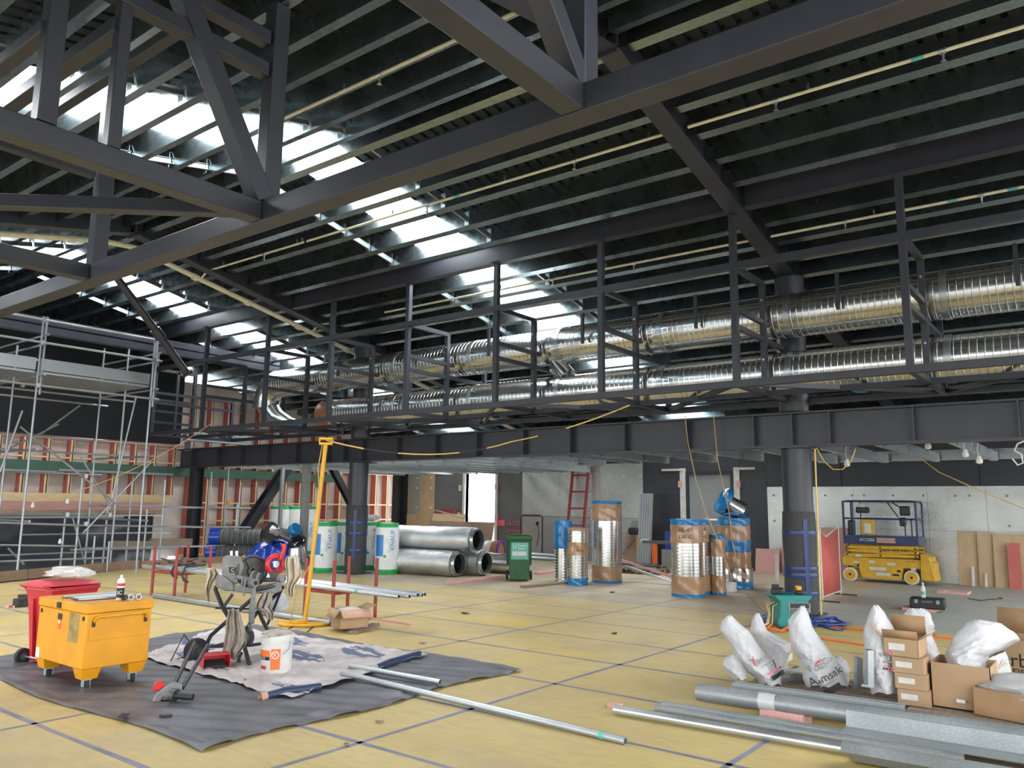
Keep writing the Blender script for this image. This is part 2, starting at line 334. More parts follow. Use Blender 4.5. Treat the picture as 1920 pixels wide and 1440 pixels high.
def ribbed(y0, y1, side, mt, name):
    x0, x1 = (RIDGE-.02, 21.3) if side > 0 else (RIDGE+.02, -6)
    ys = []; y = y0
    while y < y1-.01: ys += [(y, 0), (y+.13, 0), (y+.145, .03), (y+.185, .03)]; y += .2
    ys.append((y1, 0)); n = nrm(x0+side)
    mb = MB(); mb.grid(1, len(ys)-1, lambda p, q: V((x0+(x1-x0)*p, ys[round(q*(len(ys)-1))][0], zp(x0+(x1-x0)*p)))+n*(.356+ys[round(q*(len(ys)-1))][1]), sm=False)
    return mb.build(name, mt, roof, sharp=20)
for sd in (1, -1):
    e = [-2.6]+[v for s in SKY for v in s]+[23.3]
    for a, b in zip(e[::2], e[1::2]): ribbed(a, b, sd, 'roof_dark', 'roof_sheet')
    for a, b in SKY: ribbed(a, b, sd, 'skylight_glow', 'skylight_panel')
MB().sweep([(-.25, -.05), (0, 0), (.25, -.05), (.25, -.045), (0, .006), (-.25, -.045)], (RIDGE, -2.6, Z0+.41), (RIDGE, 23.3, Z0+.41)).build('ridge_capping', 'roof_dark', roof)

# sprinkler pipes below the purlins, with their heads
def sprinkler(x, y0, y1, heads, label, tapes=()):
    t = thing('sprinkler_pipe', label, 'pipe', (x, y0, zp(x)-.06)); L = y1-y0
    MB().cyl((0, 0, 0), (0, L, 0), .021, n=10).build('pipe', 'sprinkler_cream', t)
    for h in heads:
        MB().cyl((0, h-y0-.035, 0), (0, h-y0+.035, 0), .034, n=10).build('clamp', 'galv', t)
        hd = MB().cyl((0, h-y0, 0), (0, h-y0, -.09), .017, .012, 8); hd.lathe([(.0, -.125), (.03, -.12), (.03, -.115), (.012, -.1), (.012, -.09)], (0, h-y0, 0), n=8); hd.build('sprinkler_head', 'galv', t)
    for h in tapes: MB().cyl((0, h-y0-.06, 0), (0, h-y0+.06, 0), .023, n=10).build('blue_tape_band', 'bin_teal', t)
    for q in range(int(L/2.4)+1):
        MB().box((0, q*2.4+.2, .05), (.03, .02, .09)).build('hanger', 'galv', t)
sprinkler(8.83, 4.35, 11.6, (8.55, 5.72), 'cream sprinkler pipe crossing above the middle skylight strip', (7.9,))
sprinkler(8.83, -2.5, 4.0, (2.88, 1.11), 'cream sprinkler pipe right of the main rafter, upper of two', (1.35,))
sprinkler(11.78, -2.5, 4.0, (2.9, 1.16, .2), 'cream sprinkler pipe right of the main rafter, lower of two', (1.5, .8))
sprinkler(11.78, 4.35, 12.6, (8.1, 6.4), 'cream sprinkler pipe above the hung duct frame')
sprinkler(8.83, 11.7, 14.5, (12.9,), 'short cream sprinkler pipe near the far rafter')
sprinkler(5.7, 4.35, 8.3, (6.33,), 'cream sprinkler pipe on the near roof slope at the top edge')

# ================================================================== LEFT WALL (timber framing)
wl = struct('wall_left'); YW = 23.0
MB().span((4, YW+.272, -1.25), (13.2, YW+.32, 3.8)).build('wall_paper', 'paper_wall', wl)
MB().span((13.2, YW+.272, 0), (23, YW+.32, 5.4)).build('wall_paper', 'paper_wall', wl)
MB().span((-6, YW+.05, 3.4), (13.2, YW+.12, 7.2)).build('dark_wrap', 'void_black', wl)
MB().span((-6, YW+.05, -1.25), (4, YW+.12, 3.4)).build('dark_wrap', 'wrap_black', wl)
def stud_me(h):
    mb = MB().span((-.03, .002, 0), (.02, .27, h)); mb.span((-.03, 0, 0), (.02, .004, h), 1); mb.span((.021, .015, 0), (.05, .27, h), 2); mb.span((.051, .0, 0), (.066, .27, h), 1); return mb  # black strip paints in the shadow gap between the doubled studs
sd = {}
def stud(x, z0, z1, nm='stud'):
    k = round(z1-z0, 2)
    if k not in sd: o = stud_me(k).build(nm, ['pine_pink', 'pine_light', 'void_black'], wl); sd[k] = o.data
    else: o = place(sd[k], nm, wl)
    o.location = (x, YW, z0)
nogm = None
def nog(x, z, nm='nog'):
    global nogm
    if nogm is None: o = MB().span((.067, .004, -.0225), (.569, .14, .0225)).span((.067, 0, -.0225), (.569, .006, .0225), 1).build(nm, ['pine_pink', 'pine_light'], wl); nogm = o.data
    else: o = place(nogm, nm, wl)
    o.location = (x, YW, z)
k = 0; x = 4.6
while x < 22.9:
    if x < 13.3:
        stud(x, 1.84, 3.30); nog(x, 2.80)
    else:
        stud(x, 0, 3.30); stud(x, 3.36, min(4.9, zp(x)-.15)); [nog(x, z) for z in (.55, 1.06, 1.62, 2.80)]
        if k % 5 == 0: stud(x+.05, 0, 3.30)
    x += .6; k += 1
MB().span((4, YW-.01, 3.31), (22.9, YW+.09, 3.355)).build('top_plate', 'pine_rose', wl)
MB().span((13.3, YW-.01, 0), (22.9, YW+.09, .045)).build('bottom_plate', 'pine_light', wl)
MB().sweep(csec(.28, .08, 0, .012), (4.2, YW-.12, 2.55), (19.2, YW-.12, 2.55)).build('green_beam', 'green_beam', wl)
MB().span((4, YW-.03, 1.60), (13.0, YW+.0, 1.835)).build('ply_band', 'pine_light', wl)
MB().span((4, YW-.08, 1.38), (12.7, YW-.02, 1.59)).build('pink_plank', 'pine_rose', wl)
MB().span((4, YW-.05, 1.28), (12.7, YW-.02, 1.375)).build('base_strip', 'ply_pale', wl)
rnd = random.Random(5)
MB().grid(60, 16, lambda p, q: V((4+8.4*p, YW-.16-.05*sin(p*31+3*sin(q*5))*q-.04*sin(q*13+p*9), 1.27-2.5*q))).build('black_sheeting', 'poly_black', wl)
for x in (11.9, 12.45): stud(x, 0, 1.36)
# ================================================================== BACK WALL
wb = struct('wall_back'); XW = 21.2
def yat(u, v=950): return on(u, v, x=XW).y
def zat(u, v): return on(u, v, x=XW).z
def panel(u0, u1, z0, z1, mt, nm='wall_panel', proud=0, n=1, gap=.006):
    a, b = yat(u1), yat(u0)
    for k in range(n):
        MB().span((XW-.03-proud, a+(b-a)*k/n+gap/2, z0), (XW, a+(b-a)*(k+1)/n-gap/2, z1)).build(nm, mt, wb)
ZC = 2.97
Y_END = yat(742)
MB().span((XW, -2.6, 0), (XW+.15, yat(930), 5.5)).build('wall_backing', 'wrap_black', wb)
MB().span((XW, yat(873), 0), (XW+.15, Y_END, 5.5)).build('wall_backing', 'wrap_black', wb)
MB().span((XW, yat(930), zat(900, 883)), (XW+.15, yat(873), 5.5)).build('wall_backing', 'wrap_black', wb)
panel(765, 815, 1.3, ZC, 'ply_pale', 'ply_panel'); panel(765, 786, 0, 1.3, 'ply_pale', 'ply_panel', .02); panel(786, 815, 0, 1.3, 'ply_pale', 'ply_panel', .02)
panel(768, 788, 1.3, 2.9, 'foil_soft', 'foil_strip', .02)
panel(815, 870, 0, ZC, 'wrap_grey', 'wrap_panel', 0, 1); panel(933, 980, 0, ZC, 'wrap_grey', 'wrap_panel')
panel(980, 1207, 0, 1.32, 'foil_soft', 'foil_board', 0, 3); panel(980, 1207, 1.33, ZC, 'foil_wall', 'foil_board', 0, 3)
panel(1207, 1277, 0, ZC, 'wrap_black', 'wrap_panel'); panel(1390, 1440, 0, ZC, 'wrap_black', 'wrap_panel')
panel(1277, 1390, zat(1330, 884), ZC, 'wrap_black', 'wrap_panel')
panel(1440, 1478, 0, 2.24, 'foil_wall', 'foil_board'); panel(1478, 1740, 0, 1.2, 'foil_wall', 'foil_board', 0, 2); panel(1478, 1740, 1.205, 2.24, 'foil_wall', 'foil_board', 0, 2)
panel(1740, 2100, 0, 1.2, 'foil_wall', 'foil_board', 0, 3); panel(1740, 2100, 1.205, 2.24, 'foil_wall', 'foil_board', 0, 3)
panel(1440, 1580, 2.245, ZC, 'wrap_black', 'wrap_panel'); panel(1582, 1840, 2.245, ZC, 'wrap_black', 'wrap_panel'); panel(1842, 2200, 2.245, ZC, 'wrap_black', 'wrap_panel')
mb = MB()
for u in range(985, 1205, 31):
    for z in (.5, .95, 1.55, 2.05, 2.6): mb.cyl((XW-.045, yat(u), z), (XW-.03, yat(u), z), .028, n=8)
mb.build('fixing_washers', 'offwhite', wb, kind='stuff')
mb = MB()
for u in (1452, 1500, 1549, 1599, 1622, 1676, 1733, 1793, 1820, 1890, 1960):
    for z in (2.02, .95+.4*(u % 3 == 0)): mb.cyl((XW-.045, yat(u), z), (XW-.03, yat(u), z), .03, n=8)
for u in (783, 809):
    for z in (1.55, 2.25, 2.62): mb.cyl((XW-.06, yat(u), z), (XW-.045, yat(u), z), .03, n=8, m=1)
mb.build('fixing_washers', ['steel_grey', 'white'], wb, kind='stuff')
# open doorway to the daylight
d1 = struct('door_1'); zt = zat(900, 884)
for u0, u1 in ((869, 873), (930, 934)): MB().span((XW-.07, yat(u1), 0), (XW+.15, yat(u0), zt)).build('door_jamb', 'offwhite', d1)
MB().span((XW-.07, yat(934), zt), (XW+.15, yat(869), zt+.05)).build('door_head', 'offwhite', d1)
for u, v, mt in ((863, 915, 'cream'), (931, 912, 'pine_rose'), (931, 968, 'pine_rose'), (860, 966, 'pine_light')):
    p = on(u, v, x=XW-.09); MB().box(p, (.04, .12, .2)).build('timber_packer', mt, d1)
# glazed dark door
d2 = struct('door_2'); ya, yb_ = yat(1378), yat(1288); zt = zat(1330, 884)
for a, b in ((ya, ya+.09), (yb_-.09, yb_)): MB().span((XW-.06, a, 0), (XW+.05, b, zt)).build('door_frame', 'steel_black', d2)
MB().span((XW-.06, ya+.09, zt-.1), (XW+.05, yb_-.09, zt)).build('door_frame', 'steel_black', d2)
MB().span((XW-.02, ya+.09, 0), (XW-.012, yb_-.09, zt-.1)).build('pane', 'glass', d2)
MB().span((XW+.0, ya+.09, 0), (XW+.02, yb_-.09, zt-.1)).build('blind', 'flex_grey', d2)
for u0, u1 in ((1277, 1288), (1378, 1389)):
    MB().span((XW-.05, yat(u1), 0), (XW-.02, yat(u0), zt+.1)).build('flashing_strip', 'offwhite', d2)
for u0, u1 in ((1244, 1283), (1382, 1419)): MB().span((XW-.09, yat(u1), zt+.03), (XW-.03, yat(u0), zt+.09)).build('lintel_batten', 'cream', d2)
for u in (1275, 1385): MB().box(on(u, 908, x=XW-.06), (.05, .1, .18)).build('timber_packer', 'pine_rose', d2)
# soffit over the bay behind the girder: deck and joists
sf = struct('ceiling')
jm = {}
js = [(fl(u, v, 2.72).y, fl(u, v, 2.72).x) for u, v in ((1254, 868), (1200, 869), (1137, 871), (1026, 873))]
ys = [(-1.0, 19.1), (.0, 19.1), (1.0, 19.1), (2.013, 19.1), (3.09, 19.1), (4.1, 19.1), (5.19, 19.1), (6.3, 17.4), (7.4, 17.4), (8.6, 17.4), (9.34, 17.4), (10.35, 17.4), (11.2, 17.4), (12.08, 17.4), (13.0, 20.9), (13.9, 20.9), (14.8, 20.9), (15.7, 20.9), (16.6, 20.9), (17.5, 20.9), (18.6, 20.9), (19.8, 20.9), (21, 20.9)]
for y, xe in ys:
    L = round(xe-13.3, 2)
    if L not in jm: o = MB().sweep(csec(.2, .07, .02), (0, 0, 0), (L, 0, 0)).box((L, .03, 0), (.012, .16, .19)).build('joist', 'galv', sf); jm[L] = o.data
    else: o = place(jm[L], 'joist', sf)
    o.location = (13.3, y, 2.80)
MB().sweep(csec(.22, .075, .02), (19.25, -8, 2.85), (19.25, 5.6, 2.85)).build('edge_channel', 'galv', sf)
# ================================================================== STEEL FRAME OF THE BUILDING
def rafter(y, label):
    t = thing('roof_rafter', label, 'steel beam', (0, y, 0)); n = nrm(9)
    for sgn, xe in ((1, 21.1), (-1, -6)):
        p0 = V((RIDGE, 0, Z0-.12+.28)); p1 = V((xe, 0, zp(xe)-.12+.28))
        MB().sweep(isec(.56, .26), p0, p1).build('rafter_arm', 'steel_dark', t)
        for x in (xs_far if sgn > 0 else xs_near):
            q = V((x+.04, 0, zp(x)+.12))
            for s in (-1, 1): MB().box(q+V((0, s*.08, 0)), (.012, .13, .2)).build('purlin_cleat', 'steel_dark', t)
    MB().box((RIDGE, 0, Z0+.1), (.03, .26, .55)).build('apex_plate', 'steel_dark', t)
    return t
rafter(4.19, 'dark steel roof rafter running down to the right-hand round column')
rafter(14.76, 'dark steel roof rafter with a cream pipe beside it, at the left')
rb = thing('roof_beam', 'deep dark steel beam among the purlins that the duct frame hangs from', 'steel beam')
for y0, y1 in SPANS: MB().sweep(isec(.40, .16), (10.86, y0, 6.20), (10.86, y1, 6.20)).build('beam_length', 'steel_dark', rb)
# cream main along the left rafter
t = thing('sprinkler_main', 'thick cream sprinkler main running beside the left roof rafter', 'pipe')
P = [V((-2, 15.12, zp(-2)-.22)), V((RIDGE-.4, 15.12, zp(RIDGE-.4)-.2)), V((RIDGE+.2, 15.12, zp(RIDGE+.2)-.2)), V((13.2, 15.12, zp(13.2)-.2)), V((20, 15.12, zp(20)-.2))]
MB().tube(P, .055, 12).build('pipe', 'sprinkler_cream', t)
for x in (4.5, 6.2, 7.6, 8.7, 10, 11.4, 12.9): MB().cyl((x-.05, 15.12, zp(x-.05)-.21), (x+.05, 15.12, zp(x+.05)-.21), .075, n=12).build('coupling', 'sprinkler_cream', t)
for x in (8.83, 11.78): MB().tube([(x, 15.12, zp(x)-.2), (x, 14.85, zp(x)-.05), (x, 14.5, zp(x)-.06)], .022, 8).build('branch', 'sprinkler_cream', t)

# main girder with stiffeners
GXc = 13.15
gd = thing('plate_girder', 'long dark steel plate girder with vertical stiffeners carried on round columns', 'girder', (GXc, 0, 2.66))
MB().sweep(isec(.57, .30, .03, .02), (0, -2.6, .285), (0, 22.85, .285)).build('girder_body', 'steel_dark', gd)
sp = [on(u, 805, x=GXc-.15).y for u in (1912, 1713, 1555, 1484, 1412, 1287, 1170, 1068, 980, 893, 816, 745, 680, 645, 614, 556, 503, 453, 410, 362)]+[-.6, -2.2, -3.8]
stm = None
for y in sp:
    if stm is None: o = MB().span((-.15, -.012, .03), (-.012, .012, .54)).build('stiffener', 'steel_dark', gd); stm = o.data
    else: o = place(stm, 'stiffener', gd)
    o.location = (0, y, 0)
# round columns
def column(y, label, z1, wrapped, rr=.235):
    t = thing('round_column', label, 'column', (GXc, y, 0))
    MB().lathe([(rr, 0), (rr, 2.63)], n=32, caps=True).build('shaft', 'steel_dark', t)
    MB().lathe([(rr, 3.24), (rr, z1)], n=32, caps=True).build('upper_shaft', 'steel_dark', t)
    MB().box((0, 0, 2.645), (.6, .6, .025)).build('cap_plate', 'steel_dark', t); MB().box((0, 0, .012), (.6, .6, .024)).build('base_plate', 'steel_dark', t)
    if wrapped:
        mb = MB(); z = .03
        mb.lathe([(rr+.012, .03), (rr+.025, .4), (rr+.016, .8), (rr+.03, 1.2), (rr+.016, 1.62)], n=32); mb.build('bubble_wrap', 'bubble_wrap', t)
        for z in wrapped: MB().lathe([(rr+.03, z-.035), (rr+.036, z), (rr+.03, z+.035)], n=32).build('tape_band', 'tape_dkblue', t)
        a = -2.6
        MB().grid(2, 10, lambda p, q: V((cos(a+p*.28)*(rr+.034), sin(a+p*.28)*(rr+.034), .35+q*1.15))).build('tape_strip', 'tape_dkblue', t)
    return t
column(4.19, 'round dark steel column in black bubble wrap and blue tape, beside the red mesh screen', zp(GXc)-.1, (.34, .62, .72, 1.28))
column(14.76, 'round dark steel column in black bubble wrap between the white insulation rolls', zp(GXc)-.1, (.55, .95, 1.2))
t = thing('steel_column', 'black steel I-section column under the left end of the girder', 'column', (GXc, 21.9, 0))
MB().sweep(isec(.3, .3, .025, .016), (0, 0, -.0), (0, 0, 2.65), (1, 0, 0)).build('shaft', 'steel_black', t); MB().box((0, 0, .012), (.42, .42, .024)).build('base_plate', 'steel_black', t)
t = thing('corner_column', 'dark steel corner column between timber framing and plywood wall', 'column', (XW-.18, yat(752), 0))
MB().sweep(isec(.3, .3, .02, .016), (0, 0, 0), (0, 0, 4.1), (1, 0, 0)).build('shaft', 'steel_black', t); MB().box((0, 0, .012), (.4, .4, .024)).build('base_plate', 'steel_black', t)
# raking braces behind the girder
def rake(p0, p1, label, w=.26):
    t = thing('raking_brace', label, 'brace', p0); d = V(p1)-V(p0)
    MB().sweep(isec(w, w*.95, .02, .014), (0, 0, 0), d, (0, 1, 0)).build('brace_beam', 'steel_black', t)
    MB().box((0, 0, .0), (.34, .05, .3)).build('gusset', 'steel_black', t); MB().box(d, (.34, .05, .3)).build('gusset', 'steel_black', t)
rake(on(455, 1000, y=21.8), on(541, 872, y=21.8), 'thick black raking steel brace left of the grey posts', .3)
rake(on(702, 1030, y=20.5), on(620, 872, y=20.5), 'slim black raking brace behind the wrapped middle column', .2)
# two pale grey slim posts standing behind the pipe rack
for u0, u1, base, wd, lab in ((580, 579, 1046, .1, 'slim pale grey steel post, thinner of two before the stud wall'), (703-128, 575, 1062, .17, 'pale grey steel box post, thicker of two before the stud wall')):
    b = fl(521 if wd < .15 else 566, base); t = thing('prop_post', lab, 'post', b)
    MB().box((0, 0, 1.4), (wd, wd, 2.78)).build('post', 'steel_grey', t, bevel=.01); MB().box((0, 0, .008), (wd*2, wd*2, .016)).build('foot_plate', 'steel_grey', t)

# ------------------------------------------------------------------ box truss near the camera
XT = 4.0; ZB = 4.02; W = .17
def sc(p): return V((p[0], p[1], p[2]))
tr = thing('roof_truss', 'large dark steel box truss spanning the top left of the hall', 'truss', (XT, 0, ZB))
def mem(a, b, wd=W, nm='member', mt='steel_dark', h=None):
    o = V((XT, 0, ZB)); return MB().beam(V(a)-o, V(b)-o, wd, h or wd).build(nm, mt, tr, bevel=.008)
N = [2.54, 5.86, 9.05]; zc = ZB+.16
mem((XT, -7.5, zc), (XT, 14.4, zc), .19, 'bottom_chord')
for k, y in enumerate(N):
    mem((XT-.1, y, zc), (-5.5, y, zc), .17, 'cross_chord')
    mem((XT, y, zc+.1), (XT, y, zp(XT)), .16, 'post')
    tz = zp(XT)-.05
mem((XT-.12, N[2], 5.36), (-3, N[2], 5.36), .13, 'upper_rail'); mem((XT-.1, N[1], 5.52), (-3, N[1], 5.52), .13, 'upper_rail'); mem((XT-.1, N[1], 5.83), (-3, N[1], 5.75), .13, 'upper_rail')
mem((XT-.06, N[1], zc+.12), (3.02, N[1], 5.9), .17, 'diagonal')
mem((XT-.1, N[1], zc+.02), (2.2, 7.85, zc+.02), .12, 'plan_brace')
for x in (2.14, 2.62): mem((x, N[1], zc+.1), (x, N[1], 5.5 if x > 2.5 else 5.7), .13 if x < 2.5 else .1, 'post')
mem((2.6, N[1], 5.28), (2.6, N[2], 5.28), .12, 'upper_rail'); mem((2.1, N[1], 5.0), (2.1, N[2], 5.0), .1, 'upper_rail'); mem((3.2, N[1], 5.66), (3.2, N[2], 5.66), .1, 'upper_rail')
mem((XT-.06, N[0], zc+.12), (2.6, N[0], zp(2.6)-.1), .15, 'diagonal')
for y in (-.8, -4.0): mem((XT, y, zc+.1), (XT, y, zp(XT)), .16, 'post')
# tie beam and raking strut by the scaffold
t = thing('tie_beam', 'pair of level dark steel beams crossing behind the scaffold top', 'steel beam', (4, 18.9, 5.6))
for dz in (0, -.2): MB().beam((0, 0, dz), (9.6, 0, dz), .2, .16).build('beam', 'steel_dark', t)
p0, p1 = on(215, 515, y=17.2), on(352, 702, y=17.2)
t = thing('roof_strut', 'dark round steel strut slanting down right of the scaffold top', 'brace', p0)
d = p1-p0; MB().cyl((0, 0, 0), d, .085, n=14).build('tube', 'steel_dark', t); MB().cyl(d*.53, d*.62, .12, n=14).build('splice', 'steel_dark', t)
MB().cyl(d*.98, d*1.0, .14, n=14).build('end_plate', 'steel_dark', t)

# ------------------------------------------------------------------ hung duct frame
XF, XM, XB = 10.86, 12.02, 13.25; ZF0, ZF1 = 3.42, 5.17
hf = thing('duct_support', 'long open dark steel frame hung along the girder around the ducts', 'steel frame', (XF, 0, ZF0))
def fm(a, b, wd=.085, nm='rail'):
    o = V((XF, 0, ZF0)); return MB().beam(V(a)-o, V(b)-o, wd, wd).build(nm, 'steel_dark', hf)
FY = [20.45, 18.05, 15.5, 13.22, 10.93, 8.70, 6.51, 4.255, 1.985, -.28, -2.55]
y0, y1 = FY[0], FY[-1]
for z in (ZF0, ZF1): fm((XF, y1, z), (XF, y0, z), .1, 'long_rail')
fm((XM, y1, ZF0), (XM, y0, ZF0), .08, 'long_rail'); fm((XB, y1, ZF0), (XB, y0, ZF0), .09, 'long_rail')
for k, y in enumerate(FY):
    top = 6.02 if k not in (7,) else 5.95
    if k == 0: top = 5.9
    fm((XF, y, ZF0), (XF, y, top), .09, 'post')
    fm((XM, y, ZF0), (XM, y, 5.17), .085, 'post'); fm((XB, y, ZF0), (XB, y, 4.62), .08, 'post')
    fm((XF, y, ZF1), (XM, y, ZF1), .08, 'cross_rail')
    for z in (4.54, 4.27): fm((XF, y, z), (XB, y, z), .07, 'cross_rail')
    fm((XF, y, ZF0), (XB, y, ZF0), .08, 'cross_rail')
    MB().box((0, y, 6.03-ZF0), (.2, .16, .012)).build('hanger_plate', 'steel_dark', hf)
    for z in (4.9, 3.95): MB().cyl((XM-XF-.06, y, z-ZF0), (XM-XF-.04, y, z-ZF0), .017, n=8).build('bolt', 'zinc_bright', hf)
    if k < len(FY)-1:
        yn = FY[k+1]; a, b = ((XF, y), (XB, yn)) if k % 2 else ((XB, y), (XF, yn))
        fm((*a, ZF0+.01), (*b, ZF0+.01), .07, 'plan_brace')
        if k > 1: fm((XM+.0, (y+yn)/2, 4.6), (XM, (y+yn)/2, 5.17), .05, 'hanger')
# ladder-like end panel at the left
for x in (XF, 11.5, XM):
    fm((x, y0-.0, ZF0), (x, y0, ZF1), .08, 'post')
for z in (3.75, 4.05, 4.35): fm((XF, y0, z), (XM, y0, z), .06, 'rung')

# ------------------------------------------------------------------ spiral ducts
XD = 12.50
def duct_section(L, r, pitch=.095):
    prof = [(r*.985, 0)]; z = .03
    while z < L-.05: prof += [(r, z), (r, z+pitch-.02), (r+.006, z+pitch-.014), (r+.006, z+pitch-.006)]; z += pitch
    prof += [(r, L-.03), (r*.985, L)]
    return MB().lathe(prof, (0, 0, 0), (0, 1, 0), 40)
def duct(name, label, y0, y1, z, r, cuts):
    t = thing(name, label, 'duct', (XD, y0, z)); mb_ = {}
    for a, b in zip(cuts[:-1], cuts[1:]):
        L = round(b-a, 2)
        if L not in mb_: o = duct_section(L-.02, r).build('duct_section', 'galv_duct', t); mb_[L] = o.data
        else: o = place(mb_[L], 'duct_section', t)
        o.location = (0, a-y0+.01, 0)
        MB().lathe([(r+.004, -.05), (r+.012, -.045), (r+.012, .045), (r+.004, .05)], (0, a-y0, 0), (0, 1, 0), 40).build('joint_collar', 'galv', t)
    return t
C = [round(.9766*q, 3) for q in (-2.7, -.45, 1.8, 4.05, 6.30, 8.50, 10.72, 13.0, 15.25)]
DU = duct('spiral_duct', 'upper long galvanised spiral duct resting inside the hung steel frame', -2.637, 17.3, 4.716, .347, C+[17.3])
# elbow and drop at the far end
r = .347; path = [V((0, 19.93, 0))]+[V((0, 19.93+.45*sin(a), -.45+.45*cos(a))) for a in [pi/2*k/6 for k in range(1, 7)]]+[V((0, 20.38, -.62))]
MB().tube(path, r, 32).build('elbow', 'galv_duct', DU)
MB().tube([V((0, 20.36, -.55)), V((.05, 19.95, -.92)), V((.1, 19.45, -1.1)), V((.1, 19.2, -1.11))], [.26, .25, .2, .16], 24).build('reducer_branch', 'galv_duct', DU)
MB().cyl((.1, 19.22, -1.11), (.1, 19.1, -1.11), .165, n=20).build('blue_end_wrap', 'blue_film', DU)
DL = duct('spiral_duct', 'lower long galvanised spiral duct with a brown taped end', -2.637, 14.9, 3.789, .337, C[:-1]+[14.9])
MB().lathe([(.34, 17.53), (.348, 17.58), (.352, 17.93), (.34, 17.98), (.0, 17.98)], (0, 0, 0), (0, 1, 0), 40).build('taped_end', 'drum_brown', DL)
MB().cyl((-.0, 10.9, .31), (.0, 11.15, .6), .19, n=20).build('cross_branch', 'galv_duct', DL)
for y, s in ((3.0, .16), (7.2, .12)): MB().box((0, y+2.637, -.35), (.3, s, .05)).build('blue_plug', 'blue_film', DL)
# ================================================================== SCAFFOLD
sf_ = thing('scaffold_tower', 'tall galvanised tube scaffold tower with plank platform at the left', 'scaffold', (7.13, 18.35, 0))
O = V((7.13, 18.35, 0))
def tb(a, b, nm, r=.0242, par=sf_, org=O, mt='galv_tube'): return MB().cyl(V(a)-org, V(b)-org, r, n=8).build(nm, mt, par)
def coupler(p, par=sf_, org=O): return MB().box(V(p)-org, (.07, .09, .09)).build('coupler', 'galv', par)
XS = (4.6, 7.13, 9.66); YS = (18.35, 19.6, 20.9)
for x in XS:
    for y in YS:
        tb((x, y, 0 if y < 18.5 else -1.25), (x, y, 5.6 if y < 18.5 or x > 9 else 5.1), 'standard')
for x in (7.23, 9.76): tb((x, 18.42, 3.9), (x, 18.42, 5.62), 'standard')
for z in (5.52, 5.02, 4.08): tb((3.9, 18.31, z), (9.85, 18.31, z), 'ledger'); [coupler((x, 18.33, z)) for x in XS]
for z in (5.05, 4.1, 3.2, 2.3, 1.3, .35): tb((3.9, 20.95, z), (9.9, 20.95, z), 'ledger')
for z in (4.12, 2.75, 1.25): tb((3.9, 19.63, z), (9.9, 19.63, z), 'ledger')
for x in XS:
    for z in (5.18, 4.98, 4.3, 2.7, 1.2): tb((x+.04, 18.1, z), (x+.04, 21.1, z), 'transom')
for k in range(9):
    for a, b in ((3.9, 7.1), (7.16, 9.66)): MB().span(V((a, 18.45+k*.255, 4.36))-O, V((b, 18.45+k*.255+.23, 4.41))-O).build('platform_plank', 'galv_tube', sf_)
for a, b in ((3.9, 7.08), (7.18, 9.62)): MB().span(V((a, 18.37, 4.42))-O, V((b, 18.41, 4.68))-O).build('toe_board', 'galv_tube', sf_)
Pf = lambda u, v, y=18.6: on(u, v, y=y)
for a, b, y in (((38, 800), (222, 948), 18.7), ((0, 885), (42, 770), 18.5), ((255, 745), (205, 955), 19.0), ((110, 795), (0, 850), 20.8), ((150, 760), (75, 815), 20.8), ((285, 865), (155, 1000), 18.9), ((152, 858), (205, 945), 19.7), ((136, 970), (160, 1060), 19.8)):
    tb(Pf(*a, y), Pf(*b, y), 'brace', .022)
for u, v in ((42, 722), (160, 893), (205, 965), (160, 982), (125, 965)): coupler(Pf(u, v, 18.5))
for z, x1 in ((2.44, 9.2), (2.5, 12.4)): MB().span(V((4.2 if x1 < 10 else 9.25, 21.9, z-.1))-O, V((x1, 22.12, z-.05))-O).build('plank', 'galv_tube', sf_)
# low rails in front of and right of the tower
lr = thing('scaffold_rail', 'low galvanised tube guard rails at floor level below the scaffold tower', 'scaffold', (9, 18.7, 0)); O2 = V((9, 18.7, 0))
rl = lambda a, b, nm, r=.0242: tb(a, b, nm, r, lr, O2)
for u0, u1, v0, v1, y in ((165, 470, 948, 953, 19.75), (133, 470, 985, 989, 19.8), (0, 152, 980, 985, 18.85), (0, 145, 1022, 1024, 18.9), (132, 330, 1031, 1027, 19.2), (155, 465, 1028, 1022, 20.2), (0, 200, 1053, 1046, 19.0), (0, 310, 967, 966, 21.5), (40, 320, 1003, 998, 21.2)):
    rl(on(u0, v0, y=y), on(u1, v1, y=y), 'rail')
for u, v0, v1, y in ((155, 895, 1065, 19.0), (204, 930, 1066, 20.3), (122, 972, 1052, 19.8), (178, 1005, 1062, 19.2), (276, 955, 1058, 20.0), (248, 905, 1062, 20.8), (310, 900, 1055, 20.6), (445, 945, 1060, 20.0), (450, 915, 1060, 20.6), (205, 1015, 1060, 19.1), (430, 860, 1000, 22.0), (397, 885, 1010, 22.2)):
    a = on(u, v0, y=y); rl(a, (a.x, a.y, -.6 if a.x < 10.3 else 0), 'standard')
rl(on(15, 1028, y=18.7), on(45, 1058, y=18.7), 'brace', .02)
MB().box(on(428, 942, y=19.9)-O2, (.07, .07, .13)).build('yellow_tag', 'yellow_pole', lr)
for u0, u1, v, y in ((205, 295, 1022, 21.5), (280, 360, 1017, 21.6)):
    a, b = on(u0, v, y=y), on(u1, v, y=y); MB().beam(a-O2, b-O2, .04, .22).build('plank', 'pallet_wood', lr)
pl = thing('plank_stack', 'stack of galvanised scaffold planks on brackets before the stud wall', 'planks', (14, 22.3, 3.5))
for k in range(4): MB().box((.0, 0, k*.07), (2.2, .23, .05)).build('plank', 'galv_tube', pl)
for x in (-.9, .9): MB().box((x, .1, -.19), (.06, .35, .28)).build('bracket', 'galv_tube', pl)
